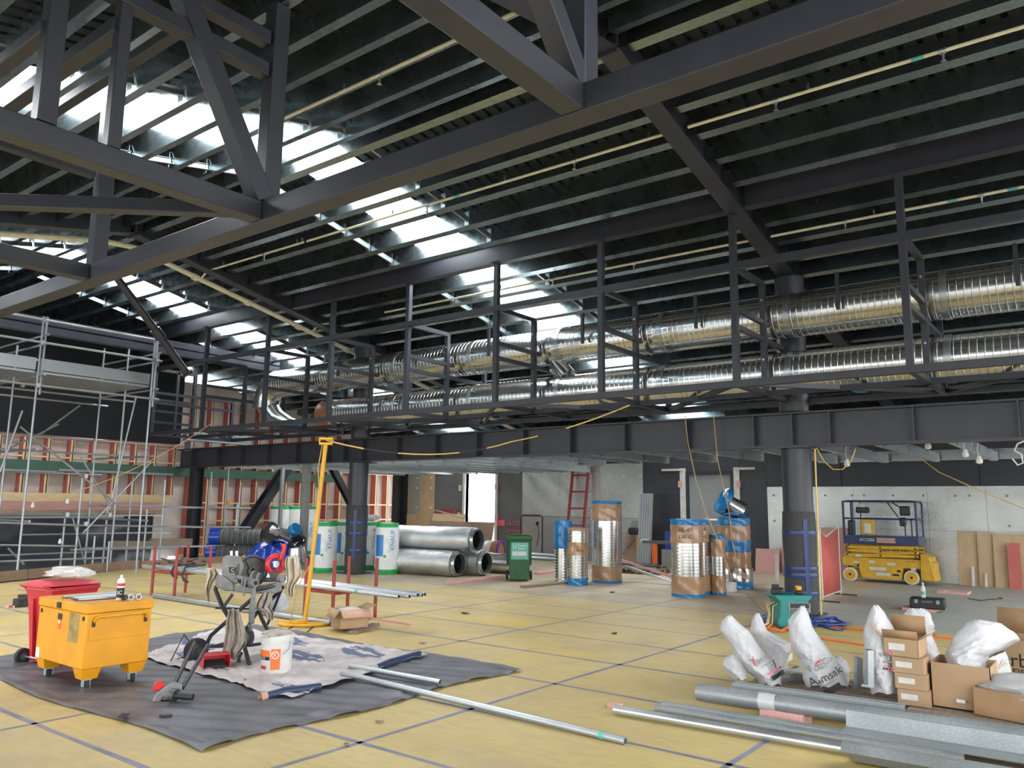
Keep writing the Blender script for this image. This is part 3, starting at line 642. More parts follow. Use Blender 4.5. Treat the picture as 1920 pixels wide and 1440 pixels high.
# work light cable strung in front of the scaffold
ct = thing('festoon_cable', 'thin tan cable with small lamp holders strung across the scaffold', 'cable')
A, B, C_ = on(-20, 915, y=17.6), on(62, 942, y=17.6), on(395, 795, y=16.5)
MB().tube([A, B]+sag(B, C_, .25, 10)[1:], .008, 6).build('cable', 'cord_tan', ct)
for u, v in ((62, 942), (113, 1010), (127, 935)):
    p = on(u, v, y=17.6); MB().lathe([(.0, -.11), (.03, -.1), (.035, -.06), (.022, -.03), (.02, 0)], p, n=10).build('lamp_holder', 'offwhite', ct)

# ================================================================== TARPS
E1 = V((CR.x, CR.y, 0)).normalized(); E2 = V((CF.x, CF.y, 0)).normalized()
def vp(c):                                  # picture point -> point on the upright plane through c that faces the viewer, pushed back by dy
    c = V(c)
    def P(u, v, dy=0):
        d = CF+CR*((u-960)/F)-CU*((v-720)/F); o = V((0, 0, EYE)); q = c+E2*dy
        return o+d*((q-o).dot(E2)/d.dot(E2))
    return P
def hash2(a, b): return (sin(a*12.9898+b*78.233)*43758.5453) % 1
def tarp_z(p, q, amp, f=1.0): return amp*(.5+.5*sin(p*17*f+3*sin(q*7*f))*sin(q*13*f+2*sin(p*5)))+amp*.6*abs(sin(p*31*f+q*23*f))
def tarp_black(p, q):
    x = 3.18+3.5*p+.05*sin(q*9); y = 5.0+4.5*q+.05*sin(p*11); e = min(p, 1-p, q, 1-q)
    return V((x, y, .004+tarp_z(p, q, .022, 1.3)*(1 if e > .03 else .5)+(.012 if e < .02 and sin(p*40) > .3 else 0)))
MB().grid(90, 110, tarp_black).build('ground_sheet', 'tarp_black', label='wrinkled black plastic ground sheet under the yellow tool box', cat='tarp')
cor = [fl(255, 1240), fl(525, 1320), fl(790, 1233), fl(420, 1181)]
def canvas(p, q):
    b = lerp(lerp(cor[0], cor[1], p), lerp(cor[3], cor[2], p), q); b += V((.06*sin(q*14+1), .07*sin(p*17), 0))
    return V((b.x, b.y, .028+tarp_z(p, q, .022, 1.4)))
def cm(p, q):
    for (cp, cq, rp, rq) in ((.62, .60, .17, .10), (.35, .22, .2, .10), (.1, .45, .13, .07), (.8, .85, .12, .07), (.45, .85, .1, .06), (.93, .12, .09, .05)):
        a, b = (p-cp)/rp, (q-cq+.25*(p-cp))/rq
        if a*a+b*b < 1: return 0 if abs(b-.1) < .22 and hash2(round(p*60), 1) > .35 else 1
    return 0
dc = MB().grid(100, 80, canvas, cm).build('drop_cloth', ['canvas_white', 'canvas_blue'], label='dirty white sacking drop cloth with blue printing under the threading machine', cat='drop cloth')
for (a, b, lab) in (((500, 1316), (600, 1300), 'navy rolled edge lettered Su L on the near side of the drop cloth'), ((705, 1262), (786, 1236), 'navy rolled edge at the right corner of the drop cloth')):
    p0, p1 = fl(*a), fl(*b); t = thing('rolled_edge', lab, 'sack roll', p0); d = p1-p0
    MB().tube([V((0, 0, .05)), d*.3+V((0, 0, .06)), d*.7+V((0, 0, .055)), d+V((0, 0, .06))], [.03, .038, .038, .03], 12).build('roll', 'navy', t)
    MB().tube([V((0, 0, .05)), d*-.12+V((0, 0, .045))], [.032, .042], 10, caps=False).build('open_end', 'card_pink' if a[0] < 600 else 'bag_clear', t)
    if a[0] < 600:
        e = d.normalized(); text_mb('Su L', .075, lambda x, y: V((0, 0, .078))+d*.4+e*x+V((-e.y, e.x, 0))*(y*1)+V((0, 0, .038-.3*abs(y)))).build('lettering', 'white', t)

# ================================================================== YELLOW TOOL BOX
jb = thing('tool_box', 'yellow steel site tool box on castors at the left', 'tool box', (3.725, 7.765, 0))
hx, hy = .295, .475
MB().hexa([(-hx, -hy, .19), (hx, -hy, .19), (hx, hy, .19), (-hx, hy, .19), (-hx, -hy, .66), (hx, -hy, .66), (hx, hy, .66), (-hx, hy, .66)]).build('body', 'yellow_paint', jb, bevel=.008)
MB().span((-hx-.008, -hy-.008, .664), (hx+.012, hy+.01, .742)).build('lid', 'yellow_paint', jb, bevel=.006)
MB().span((-hx-.0012, -hy+.13, .40), (-hx, -hy+.32, .655)).build('grease_stain', 'grease', jb)
fp = MB().span((-hx+.03, -hy-.006, .43), (hx-.03, -hy, .63)); e = fp.build('end_panel', 'yellow_paint', jb, bevel=.003)
h = MB(); h.tube([(-hx+.06, -hy-.008, .585), (-hx+.065, -hy-.035, .62), (-hx+.085, -hy-.04, .635), (hx-.085, -hy-.04, .635), (hx-.065, -hy-.035, .62), (hx-.06, -hy-.008, .585)], .011, 8); h.build('handle', 'yellow_pole', e)
for x in (-hx+.06, hx-.06): MB().box((x, -hy-.012, .575), (.025, .015, .05)).build('handle_bracket', 'rubber', e)
for x, y in ((-1, -1), (1, -1), (-1, 1), (1, 1)):
    cx, cy = x*(hx-.09), y*(hy-.1)
    MB().box((cx, cy, .145), (.17, .17, .09), taper=.75).build('foot', 'yellow_paint', jb)
    k = MB().box((cx, cy, .092), (.07, .07, .012)).box((cx+.028, cy, .06), (.006, .045, .06)).box((cx-.028, cy, .06), (.006, .045, .06)).build('castor_fork', 'zinc_bright', jb)
    MB().cyl((cx-.02, cy+.01, .048), (cx+.02, cy+.01, .048), .046, n=20).build('castor_wheel', 'rubber', k)
for y in (-hy+.05, hy-.06): MB().box((-hx-.003, y, .62), (.008, .03, .035)).build('latch_slot', 'rubber', jb)
MB().box((-hx-.003, .03, .60), (.006, .075, .05)).build('lock_plate', 'rubber', jb); MB().box((-hx-.003, .03, .53), (.005, .055, .085)).build('warning_label', 'orange_sign', jb)
MB().box((-hx-.003, .03, .55), (.006, .04, .02)).build('label_mark', 'white', jb); MB().box((-hx-.003, hy-.06, .24), (.005, .07, .09)).build('label_mark', 'white', jb)
MB().box((-hx-.012, .05, .70), (.012, .07, .05)).build('lid_hasp', 'black', jb)
for i in range(5):
    y = 7.79-i*.045; x0 = 3.49; L = (.5, .42, .40, .44, .46)[i]; a = .12-.05*i
    if i == 0: y, a = 7.92, -.1
    p0 = V((x0, y, .742+.0145)); p1 = p0+V((L*cos(a), L*sin(a), 0))
    t = MB(); t.lathe([(.011, 0), (.0145, 0), (.0145, L), (.011, L), (.011, 0)], p0, p1-p0, 14); t.build('pipe_nipple', 'galv_tube', label='short galvanised pipe lying on the yellow tool box, '+['set apart at the back', 'farthest of the four side by side', 'second of the four side by side', 'third of the four side by side', 'nearest of the four side by side'][i], cat='pipe', group='short pipes on the tool box')
t = thing('spray_can', 'white and black spray can standing on the yellow tool box', 'spray can', (3.80, 7.47, .742))
MB().lathe([(.03, 0), (.033, .004), (.033, .17), (.026, .19), (.014, .196), (.012, .2)], n=24, caps=True).build('can', 'white', t); MB().lathe([(.0335, .02), (.0335, .11)], n=24).build('label_band', 'black', t)
MB().lathe([(.0337, .125), (.0337, .15)], n=24).build('red_mark', 'red_gloss', t); MB().lathe([(.012, .2), (.011, .225), (0, .226)], n=12).build('nozzle', 'white', t)
text_mb('NC', .05, lambda x, y: V((-.0345*cos(x/.034+.55), -.0345*sin(x/.034+.55), .065+y))).build('lettering', 'white', t)
for i, (x, y) in enumerate(((3.80, 7.385), (3.86, 7.375), (3.93, 7.365))):
    t = thing('pipe_fitting', ['black plastic pipe clamp at the front of the tool box lid', 'steel pipe clamp in the middle of three on the tool box lid', 'steel pipe clamp at the right corner of the tool box lid'][i], 'pipe clamp', (x, y, .744))
    MB().lathe([(.02, -.025), (.026, -.025), (.026, .025), (.02, .025), (.02, -.025)], (0, 0, .026), (.6, .8, 0), 16).build('ring', ['rubber', 'zinc_bright', 'zinc_bright'][i], t); MB().box((0, 0, .028), (.012, .012, .06)).build('bolt', 'galv', t)

# ================================================================== BINS
def bin240(loc, rz, col, label, s=1.0, lid_open=False, name='wheelie_bin'):
    t = thing(name, label, 'wheelie bin', loc, rz); H = 1.0*s
    q = lambda x, y, z: V((x*s, y*s, z*s))
    b = MB()
    def ring(w, d, z, y0=0): return [q(-w, -d+y0, z), q(w, -d+y0, z), q(w, d+y0, z), q(-w, d+y0, z)]
    R = [ring(.215, .24, .05, -.02), ring(.25, .29, .80), ring(.275, .32, .92), ring(.285, .335, .93), ring(.285, .335, .97), ring(.265, .31, .97), ring(.25, .29, .75), ring(.2, .22, .12)]
    for r0, r1 in zip(R[:-1], R[1:]): b.add(r0+r1, [(i, (i+1) % 4, 4+(i+1) % 4, 4+i) for i in range(4)])
    b.add(R[0], [(3, 2, 1, 0)]); b.add(R[-1], [(0, 1, 2, 3)]); b.build('body', col, t, bevel=.012)
    for sx in (-.1, .1): MB().hexa([q(sx-.02, .24, .1), q(sx+.02, .24, .1), q(sx+.02, .27, .1), q(sx-.02, .27, .1), q(sx-.02, .29, .82), q(sx+.02, .29, .82), q(sx+.02, .33, .82), q(sx-.02, .33, .82)]).build('rib', col, t)
    MB().cyl(q(-.27, .27, .1), q(.27, .27, .1), .012*s, n=10).build('axle', 'galv', t)
    for sx in (-.27, .27):
        w_ = MB().cyl(q(sx-.028, .27, .1), q(sx+.028, .27, .1), .1*s, n=24).build('wheel', 'rubber', t, bevel=.006); MB().cyl(q(sx-.031, .27, .1), q(sx+.031, .27, .1), .045*s, n=16).build('hub', 'flex_grey', w_)
    MB().tube([q(-.24, .33, .96), q(-.24, .41, .99), q(.24, .41, .99), q(.24, .33, .96)], .016*s, 8).build('handle', col, t)
    if not lid_open:
        MB().hexa([q(-.29, -.36, .975), q(.29, -.36, .975), q(.29, .36, .985), q(-.29, .36, .985), q(-.22, -.28, 1.03), q(.22, -.28, 1.03), q(.22, .3, 1.05), q(-.22, .3, 1.05)]).build('lid', col, t, bevel=.015)
    else:
        MB().hexa([q(-.29, .42, .30), q(.29, .42, .30), q(.29, .52, .33), q(-.29, .52, .33), q(-.29, .40, .98), q(.29, .40, .98), q(.27, .46, .98), q(-.27, .46, .98)]).build('lid', col, t, bevel=.015)
    return t, q
wp = fl(64, 1258)
rb_, q = bin240((3.88, 8.82, 0), radians(100), 'red_plastic', 'red wheelie bin behind the yellow tool box with plastic film on its lid', .80, name='wheelie_bin')
MB().box(q(-.12, -.335, .86), (.11*.8, .006, .05)).build('sticker', 'cream', rb_)
ch = MB()
for i in range(9): ch.tube([V((.1, -.27, .84-.022*i))+V((.010*cos(a), .006*(i % 2)+.004*sin(a), .014*sin(a))) for a in [2*pi*k/8 for k in range(8)]], .003, 5, closed=True)
ch.build('chain', 'zinc_bright', rb_, kind='stuff')
def crumple(c, rx, ry, rz_, seed, n=26, mfl=.35):
    r = random.Random(seed); k = [(r.uniform(2, 6), r.uniform(2, 6), r.uniform(0, 6)) for _ in range(6)]
    def fn(p, q):
        th = 2*pi*p; ph = pi*q; s = 1+sum(mfl/6*sin(a*th+b*ph*1.3+c_) for a, b, c_ in [(int(x[0]), x[1], x[2]) for x in k])*sin(ph)
        return V((c[0]+rx*s*sin(ph)*cos(th), c[1]+ry*s*sin(ph)*sin(th), c[2]+rz_*(1 if cos(ph) > 0 else .55)*s*cos(ph)))
    return MB().grid(n, n//2, fn)
crumple((3.9, 8.75, .90), .22, .3, .07, 4).build('plastic_film', 'film_clear', label='crumpled clear plastic film on top of the red bin', cat='plastic film')
rub = fl(38, 1138)
for i, (dx, dy, sx, sy, sz, a, mt, lab) in enumerate(((0, 0, .18, .12, .13, .3, 'rubber', 'dark grey steel offcut standing on the floor left of the red bin'), (.12, .15, .2, .1, .17, -.2, 'steel_black', 'black steel bracket behind the offcuts left of the red bin'), (-.16, .02, .12, .05, .04, .8, 'pine_rose', 'small timber scrap at the far left of the floor'))):
    MB().box((rub.x+dx, rub.y+dy, sz/2), (sx, sy, sz), a).box((rub.x+dx+.06, rub.y+dy-.04, sz*.35), (sx*.5, sy*.5, sz*.7), a+.5).build('steel_offcut', mt, bevel=.004, label=lab, cat='offcut')
gb = fl(970, 1090)
gbin, q = bin240((gb.x+.2, gb.y+.1, 0), radians(-52), 'bin_green', 'dark green wheelie bin with a teal notice and its lid hanging open', 1.0, True)
MB().hexa([q(-.19, -.30, .48), q(.19, -.30, .48), q(.19, -.29, .48), q(-.19, -.29, .48), q(-.19, -.312, .85), q(.19, -.312, .85), q(.19, -.30, .85), q(-.19, -.30, .85)]).build('notice', 'bin_teal', gbin)
MB().span(q(-.16, -.309, .56), q(.15, -.302, .65)).build('notice_panel', 'offwhite', gbin)
tm = text_mb("U", .13, planar(q(-.11, -.3145, .76), (1, 0, 0), (0, 0, 1))); text_mb("Tonkin's", .06, planar(q(.06, -.3145, .78), (1, 0, 0), (0, 0, 1)), mb=tm); text_mb("Loads", .06, planar(q(.04, -.3145, .72), (1, 0, 0), (0, 0, 1)), mb=tm); tm.build('lettering', 'white', gbin)

# ================================================================== PIPE TRESTLES, PIPES
def trestle(x0, x1, y0, y1, label, h=.86, zb=.42):
    t = thing('pipe_trestle', label, 'trestle', (x0, y0, 0))
    for x in (0, x1-x0):
        for y in (0, y1-y0): MB().cyl((x, y, 0), (x, y, h), .026, n=10).build('post', 'red_paint', t)
        MB().cyl((x, 0, zb), (x, y1-y0, zb), .022, n=8).build('side_bar', 'red_paint', t)
    for y in (0, y1-y0): MB().cyl((0, y, zb-.01), (x1-x0, y, zb-.01), .024, n=8).build('cross_bar', 'red_paint', t)
trestle(7.58, 8.22, 13.06, 13.8, 'red tube trestle at the far end of the pipes, near the scaffold')
trestle(7.5, 8.3, 8.84, 9.45, 'red tube trestle at the near end of the pipes, by the cardboard box')
def pipe(p0, p1, r, mt, label, inner=.8, extra=None, n=16, name='steel_pipe', group=None):
    p0, p1 = V(p0), V(p1); t = thing(name, label, 'pipe', p0, group=group); d = p1-p0; L = d.length
    MB().lathe([(r*inner, 0), (r, 0), (r, L), (r*inner, L), (r*inner, 0)], (0, 0, 0), d, n).build('tube', mt, t)
    for z0, z1, k, m2 in extra or (): MB().lathe([(r*k, L*z0), (r*k, L*z1)], (0, 0, 0), d, n).build('band', m2, t)
    return t
for i, (u, v) in enumerate(((748, 1119), (768, 1119), (783, 1116), (792, 1116), (797, 1115))):
    e = on(u, v, z=.475); x = 7.68+.11*i
    pipe((e.x, e.y, .478), (x-.02, 14.3-.2*i, .478), .03, 'zinc_bright', 'long bright steel pipe on the red trestles, '+['nearest of five', 'second of five from the front', 'middle of five', 'fourth of five from the front', 'farthest of five'][i], extra=((.115, .125, 1.05, 'bin_teal'),) if i == 0 else None, group='pipes on the red trestles')
MB().box((7.9, 11.2, .525), (.34, .28, .01)).build('paper_sheet', 'white', label='sheet of white paper lying on the pipes between the trestles', cat='paper')
pipe(fl(288, 1121)+V((0, 0, .04)), fl(634, 1176)+V((0, 0, .04)), .04, 'galv_tube', 'long grey pipe on the floor along the feet of the red trestles', .9, ((.97, 1.0, 1.02, 'rubber'),))
pipe(fl(640, 1275)+V((0, 0, .065)), fl(1173, 1397)+V((0, 0, .027)), .027, 'galv_tube', 'long galvanised pipe lying across the floor to the front, with a blue band', .8, ((.93, .945, 1.03, 'bin_teal'),))
pipe(fl(655, 1262)+V((0, 0, .07)), fl(825, 1291)+V((0, 0, .055)), .026, 'galv_tube', 'shorter galvanised pipe lying on the edge of the drop cloth')
# dark straps and clips heaped on the far trestle
hp = thing('strap_heap', 'heap of black straps and grey clips lying on the far pipe trestle', 'straps', (7.9, 13.4, .5)); r_ = random.Random(8)
for i in range(16):
    a = r_.uniform(0, 6.28); c = V((r_.uniform(-.3, .3), r_.uniform(-.35, .45), r_.uniform(.03, .12))); L = r_.uniform(.08, .2)
    MB().beam(c, c+V((L*cos(a), L*sin(a), r_.uniform(-.03, .05))), .05, .02).build('clip', ['rubber', 'steel_black', 'cast_grey'][i % 3], hp)
for y, dz in ((-.2, -.12), (-.55, -.17)): MB().tube([(.1, y, .06), (-.3, y-.05, .05), (-.36, y-.06, dz*.5), (-.34, y-.1, dz), (-.3, y-.16, dz-.03)], .02, 6).build('hanging_strap', 'rubber', hp)
# cardboard box with flaps, timber under it
def carton(name, label, c, sx, sy, sz, rz, flaps=(), mt='cardboard', z=0, marks=(), inner=True, group=None):
    t = thing(name, label, 'cardboard box', (c[0], c[1], z), rz, group=group); w_ = .006
    b = MB()
    if flaps or inner:
        b.span((-sx/2, -sy/2, 0), (sx/2, sy/2, w_))
        for x in (-1, 1): b.span((x*sx/2-(w_ if x > 0 else 0), -sy/2, 0), (x*sx/2+(w_ if x < 0 else 0), sy/2, sz))
        for y in (-1, 1): b.span((-sx/2, y*sy/2-(w_ if y > 0 else 0), 0), (sx/2, y*sy/2+(w_ if y < 0 else 0), sz))
    else: b.span((-sx/2, -sy/2, 0), (sx/2, sy/2, sz))
    b.build('carton', mt, t)
    for side, ang_, L, m2 in flaps:           # side: 0 -x, 1 +x, 2 -y, 3 +y ; angle from vertical, outwards
        if side < 2: s = -1 if side == 0 else 1; a = [(s*sx/2, -sy/2, sz), (s*sx/2, sy/2, sz)]; o = V((s*L*sin(ang_), 0, L*cos(ang_)))
        else: s = -1 if side == 2 else 1; a = [(-sx/2, s*sy/2, sz), (sx/2, s*sy/2, sz)]; o = V((0, s*L*sin(ang_), L*cos(ang_)))
        MB().add([V(a[0]), V(a[1]), V(a[1])+o, V(a[0])+o], [(0, 1, 2, 3)]).build('flap', m2, t, thick=.005)
    return t
cb = fl(655, 1180, .04)
for i, (dx, dy, L, a) in enumerate(((-.02, -.12, .5, .55), (.25, -.05, .5, .5))):
    MB().box((cb.x+.15+dx, cb.y+.1+dy, .02), (L, .12, .04), a).build('timber_block', 'pallet_wood', label=['grey timber block under the open cardboard box', 'grey timber block sticking out right of the open cardboard box'][i], cat='timber block')
bx = carton('cardboard_box', 'open brown cardboard box with a pink-brown flap beside the near trestle', (cb.x+.13, cb.y+.15), .4, .3, .24, radians(-18), ((3, 1.9, .14, 'card_pink'), (2, 2.2, .15, 'card_pink'), (0, 2.5, .12, 'cardboard'), (1, 1.2, .12, 'cardboard')), z=.041)
MB().span((-.04, -.153, .13), (.02, -.151, .2)).build('label_patch', 'cream', bx); crumple((0, 0, .2), .17, .12, .06, 9).build('plastic_lining', 'film_clear', bx)
a, b = fl(690, 1160), fl(772, 1173); MB().beam(a+V((0, 0, .012)), b+V((0, 0, .012)), .04, .024).build('timber_stick', 'pine_rose', label='thin pink timber stick on the floor right of the cardboard box', cat='timber stick')

# ================================================================== YELLOW CABLE STAND
b0 = fl(571, 1172); t = thing('cable_stand', 'tall yellow cable stand with a looped tube base and a hooked top', 'cable stand', b0)
top = on(611, 832, y=b0.y+.05)-b0
ring_ = [V((.34*cos(a), .22*sin(a), .022)) for a in [2*pi*k/28 for k in range(28)]]
rot = Matrix.Rotation(-.9, 3, 'Z'); MB().tube([rot @ p for p in ring_], .022, 10, closed=True).build('base_loop', 'yellow_pole', t)
MB().tube([rot @ V((-.34, 0, .022)), rot @ V((.34, 0, .022))], .02, 8).build('base_bar', 'yellow_pole', t); MB().tube([rot @ V((0, -.22, .022)), rot @ V((0, .22, .022))], .02, 8).build('base_bar', 'yellow_pole', t)
MB().cyl((0, 0, .02), top, .03, n=14).build('pole', 'yellow_pole', t)
MB().tube([top+E1*-.09+V((0, 0, .06)), top+E1*-.09, top+E1*.09, top+E1*.09+V((0, 0, .06))], .022, 8).build('hook', 'yellow_pole', t)
MB().tube([top+V((0, 0, .07))-E1*.1, top+V((0, 0, .07))+E1*.1], .02, 8).build('hook_bar', 'yellow_pole', t)
cd = thing('light_cable', 'yellow and black cable hanging down the yellow stand to the floor', 'cable', b0)
W_ = vp(b0); PT = [W_(606, 835), W_(598, 880), W_(603, 950), W_(588, 1050), W_(560, 1100), W_(547, 1160), W_(548, 1172)]
MB().tube([p-b0-E2*.06 for p in PT], .007, 6).build('cable', 'cord_tan', cd)
MB().tube([p-b0+V((0, 0, .012)) for p in (fl(530, 1190), fl(545, 1178), fl(585, 1163), fl(600, 1165), fl(566, 1195), fl(540, 1200), fl(515, 1190), fl(480, 1195), fl(440, 1210))], .007, 6).build('cable', 'rubber', cd)
c2 = thing('overhead_cable', 'yellow and black cable sagging from the yellow stand across the girder to the frame', 'cable', b0)
A = b0+top+V((0, 0, .05)); B = on(960, 828, x=11.5); D = on(1180, 760, x=XF+.1)
pts = sag(A, B, .22, 12)+sag(B, D, .06, 8)[1:]
for k in range(0, len(pts)-1, 2): MB().tube([p-b0 for p in pts[k:k+3]], .011, 6).build('cable', ['cord_yellow', 'rubber'][(k//2) % 3 == 1], c2)
# ================================================================== PIPE THREADING MACHINE
MC = V((5.25, 7.45, 0)); Q = vp(MC)
th = thing('threading_machine', 'grey pipe threading machine with a round chuck on a black folding stand', 'threading machine', MC)
def quad_prism(poly, dy0, dy1, nm, mt, par, org, Qf, bev=.008):
    n = len(poly); vs = [Qf(u, v, dy)-org for dy in (dy0, dy1) for u, v in poly]
    return MB().add(vs, [(i, (i+1) % n, n+(i+1) % n, n+i) for i in range(n)]+[tuple(range(n))[::-1], tuple(range(n, 2*n))]).build(nm, mt, par, bevel=bev)
T = lambda poly, a, b, nm, mt, bev=.008: quad_prism(poly, a, b, nm, mt, th, MC, Q, bev)
hs = T([(417, 1047), (424, 1041), (452, 1043), (458, 1062), (446, 1094), (436, 1098), (416, 1086)], -.14, .16, 'motor_housing', 'cast_grey', .012)
T([(404, 1084), (418, 1079), (437, 1093), (438, 1108), (424, 1108), (405, 1101)], -.17, .17, 'end_casting', 'cast_grey'); T([(433, 1097), (470, 1101), (528, 1093), (529, 1108), (516, 1113), (470, 1113), (433, 1108)], -.15, .18, 'base_casting', 'cast_grey')
T([(429, 1063), (442, 1064), (440, 1074), (430, 1074)], -.145, -.14, 'logo_plate', 'black', 0); text_mb('C', .05, planar(Q(436, 1069, -.148)-MC, E1, V((0, 0, 1))), ).build('logo_letter', 'white', th)
for du in (434, 444): MB().cyl(Q(du, 1045, 0)-MC, Q(du, 1033, 0)-MC, .018, n=10).build('oil_cup', 'zinc_bright', th)
T([(446, 1046), (460, 1040), (458, 1048), (447, 1052)], -.05, .08, 'yellow_tray', 'yellow_pole', .002)
ax = (E1*.62-E2*.75+V((0, 0, .04))).normalized(); cc = Q(473, 1071, -.05)-MC
ck = MB().lathe([(.10, -.10), (.165, -.06), (.172, -.03), (.172, .0), (.155, .004), (.14, -.012), (.05, -.02), (.045, .01), (.03, .01), (.028, -.05), (0, -.05)], cc, ax, 36); ck.build('chuck_wheel', 'cast_dark', th)
for k in range(3):
    a = k*2.09; _, s_, u_ = frame(ax); r_ = s_*cos(a)+u_*sin(a); MB().beam(cc+r_*.04-ax*.008, cc+r_*.14-ax*.008, .012, .02, ax).build('chuck_spoke', 'cast_dark', th)
for (a, b, dy) in (((444, 1081), (484, 1093), -.17), ((484, 1086), (524, 1087), .1)): MB().cyl(Q(*a, dy)-MC, Q(*b, dy)-MC, .026, n=14).build('guide_rail', 'cast_grey', th)
MB().cyl(Q(470, 1094, -.2)-MC, Q(480, 1093, -.24)-MC, .045, n=18).build('carriage_boss', 'cast_grey', th); MB().cyl(Q(524, 1085, -.1)-MC, Q(531, 1085, -.14)-MC, .04, n=18).build('rail_end', 'cast_grey', th)
MB().cyl(Q(479, 1093, -.245)-MC, Q(480.5, 1093, -.25)-MC, .022, n=14).build('rail_bore', 'black', th)
T([(474, 1097), (480, 1097), (479, 1140), (477, 1170), (466, 1170), (467, 1140)], -.24, -.20, 'reamer_arm', 'cast_grey'); T([(463, 1170), (472, 1170), (474, 1183), (467, 1184)], -.23, -.2, 'arm_tip', 'cast_grey')
MB().tube([Q(*p, -.26)-MC for p in ((452, 1100), (456, 1085), (461, 1083), (456, 1110), (458, 1118))], .011, 8).build('lever', 'cast_grey', th)
MB().tube([Q(*p, -.2)-MC for p in ((470, 1083), (474, 1073), (478, 1071))], .014, 8).build('yoke', 'cast_grey', th); MB().tube([Q(*p, -.18)-MC for p in ((482, 1085), (485, 1075), (488, 1077))], .014, 8).build('yoke', 'cast_grey', th)
MB().cyl(Q(480, 1104, -.15)-MC, Q(520, 1098, -.12)-MC, .03, n=12).build('die_head', 'cast_dark', th)
T([(505, 1072), (521, 1071), (520, 1086), (506, 1086)], -.08, .06, 'cutter_block', 'cast_dark')
ct_ = Q(516, 1058, -.02)-MC; cu_ = MB().tube([ct_+ax*0+frame(ax)[1]*.085*cos(a)+frame(ax)[2]*.085*sin(a) for a in [2*pi*k/16 for k in range(16)]], .03, 10, closed=True).build('pipe_cutter', 'red_gloss', th)
MB().tube([Q(*p, -.02)-MC for p in ((526, 1049), (530, 1040), (533, 1028), (531, 1020))], [.022, .022, .024, .026], 10).build('cutter_handle', 'red_gloss', cu_); MB().cyl(ct_-ax*.02, ct_+ax*.03, .035, n=12).build('cutter_wheel', 'zinc_bright', cu_)
# folding stand
for pts, r_ in ((((412, 1098, -.1), (404, 1101, -.12), (404, 1106, -.13), (417, 1138, -.2), (434, 1166, -.28), (455, 1200, -.34), (468, 1248, -.45), (466, 1258, -.46), (443, 1266, -.46)), .021), (((476, 1120, -.12), (450, 1143, -.14), (395, 1192, -.18), (385, 1213, -.18)), .021), (((531, 1100, .15), (520, 1113, .16), (480, 1150, .18), (452, 1198, .22)), .021), (((484, 1140, .2), (490, 1158, .24), (505, 1188, .3), (512, 1205, .34)), .021), (((531, 1098, -.05), (512, 1145, .05), (502, 1170, .2)), .014), (((436, 1114, -.22), (420, 1137, -.24)), .017), (((395, 1212, -.18), (468, 1210, -.1), (490, 1207, .1)), .017), (((450, 1255, -.43), (447, 1235, -.3), (452, 1225, -.2)), .02), (((404, 1140, -.15), (480, 1142, .1)), .01)):
    MB().tube([Q(*p)-MC for p in pts], r_, 10).build('stand_tube', 'steel_black', th)
for u, v, rr in ((366, 1215, .125), (455, 1190, .125)):
    c = fl(u, v+28)+V((0, 0, .125))-MC; a_ = (E1*.7+E2*.7*-1).normalized()
    w_ = MB().lathe([(.07, -.03), (.115, -.035), (.125, -.02), (.125, .02), (.115, .035), (.07, .03), (.07, -.03)], c, a_, 28).build('wheel', 'rubber', th); MB().lathe([(0, -.02), (.07, -.022), (.07, .022), (.025, .03), (.02, .045), (0, .045)], c, a_, 20).build('wheel_hub', 'cast_dark', w_)
MB().cyl(fl(366, 1243)+V((0, 0, .125))-MC, fl(455, 1218)+V((0, 0, .125))-MC, .012, n=8).build('axle', 'steel_black', th)
# rags
def rag(label, pts, c, wd, mt, seed, dy=-.2, name='rag'):
    r_ = random.Random(seed); Qr = vp(c); n = len(pts)
    def fn(p, q):
        i = min(int(q*(n-1)), n-2); f = q*(n-1)-i; a, b = pts[i], pts[i+1]; l = a[0]*(1-f)+b[0]*f; r = a[1]*(1-f)+b[1]*f; v = a[2]*(1-f)+b[2]*f
        return Qr(l+(r-l)*p+1.2*sin(q*9+seed), v+1.5*sin(p*9+seed), dy-.035*sin(p*15+q*3+seed)-.02*sin(p*29+q*5))
    return MB().grid(22, 26, fn).build(name, mt, thick=.004, label=label, cat='rag')
rag('large dirty grey rag draped over the threading machine stand', [(428, 446, 1142), (424, 452, 1160), (424, 462, 1185), (420, 462, 1205), (416, 452, 1220), (430, 442, 1236)], MC, .2, 'cloth_rag', 1, -.4)
rag('dirty beige rag bunched under the machine carriage', [(490, 508, 1112), (484, 512, 1125), (480, 505, 1140), (496, 512, 1150), (504, 514, 1162)], MC, .2, 'cloth_rag', 2, -.2)
rag('pale cream rag hanging from the red pipe cutter', [(536, 560, 1045), (536, 564, 1062), (537, 564, 1080), (537, 552, 1100), (541, 551, 1120)], MC, .2, 'cloth_pale', 3, -.1)
rag('pale cream rag hanging at the left end of the machine', [(390, 406, 1066), (388, 412, 1078), (386, 400, 1090), (387, 394, 1110), (389, 393, 1128)], MC, .2, 'cloth_pale', 4, .05)
crumple(Q(522, 1135, .35), .12, .1, .14, 21).build('plastic_bag', 'bag_white', label='white plastic bag with black print hung behind the machine stand', cat='plastic bag')
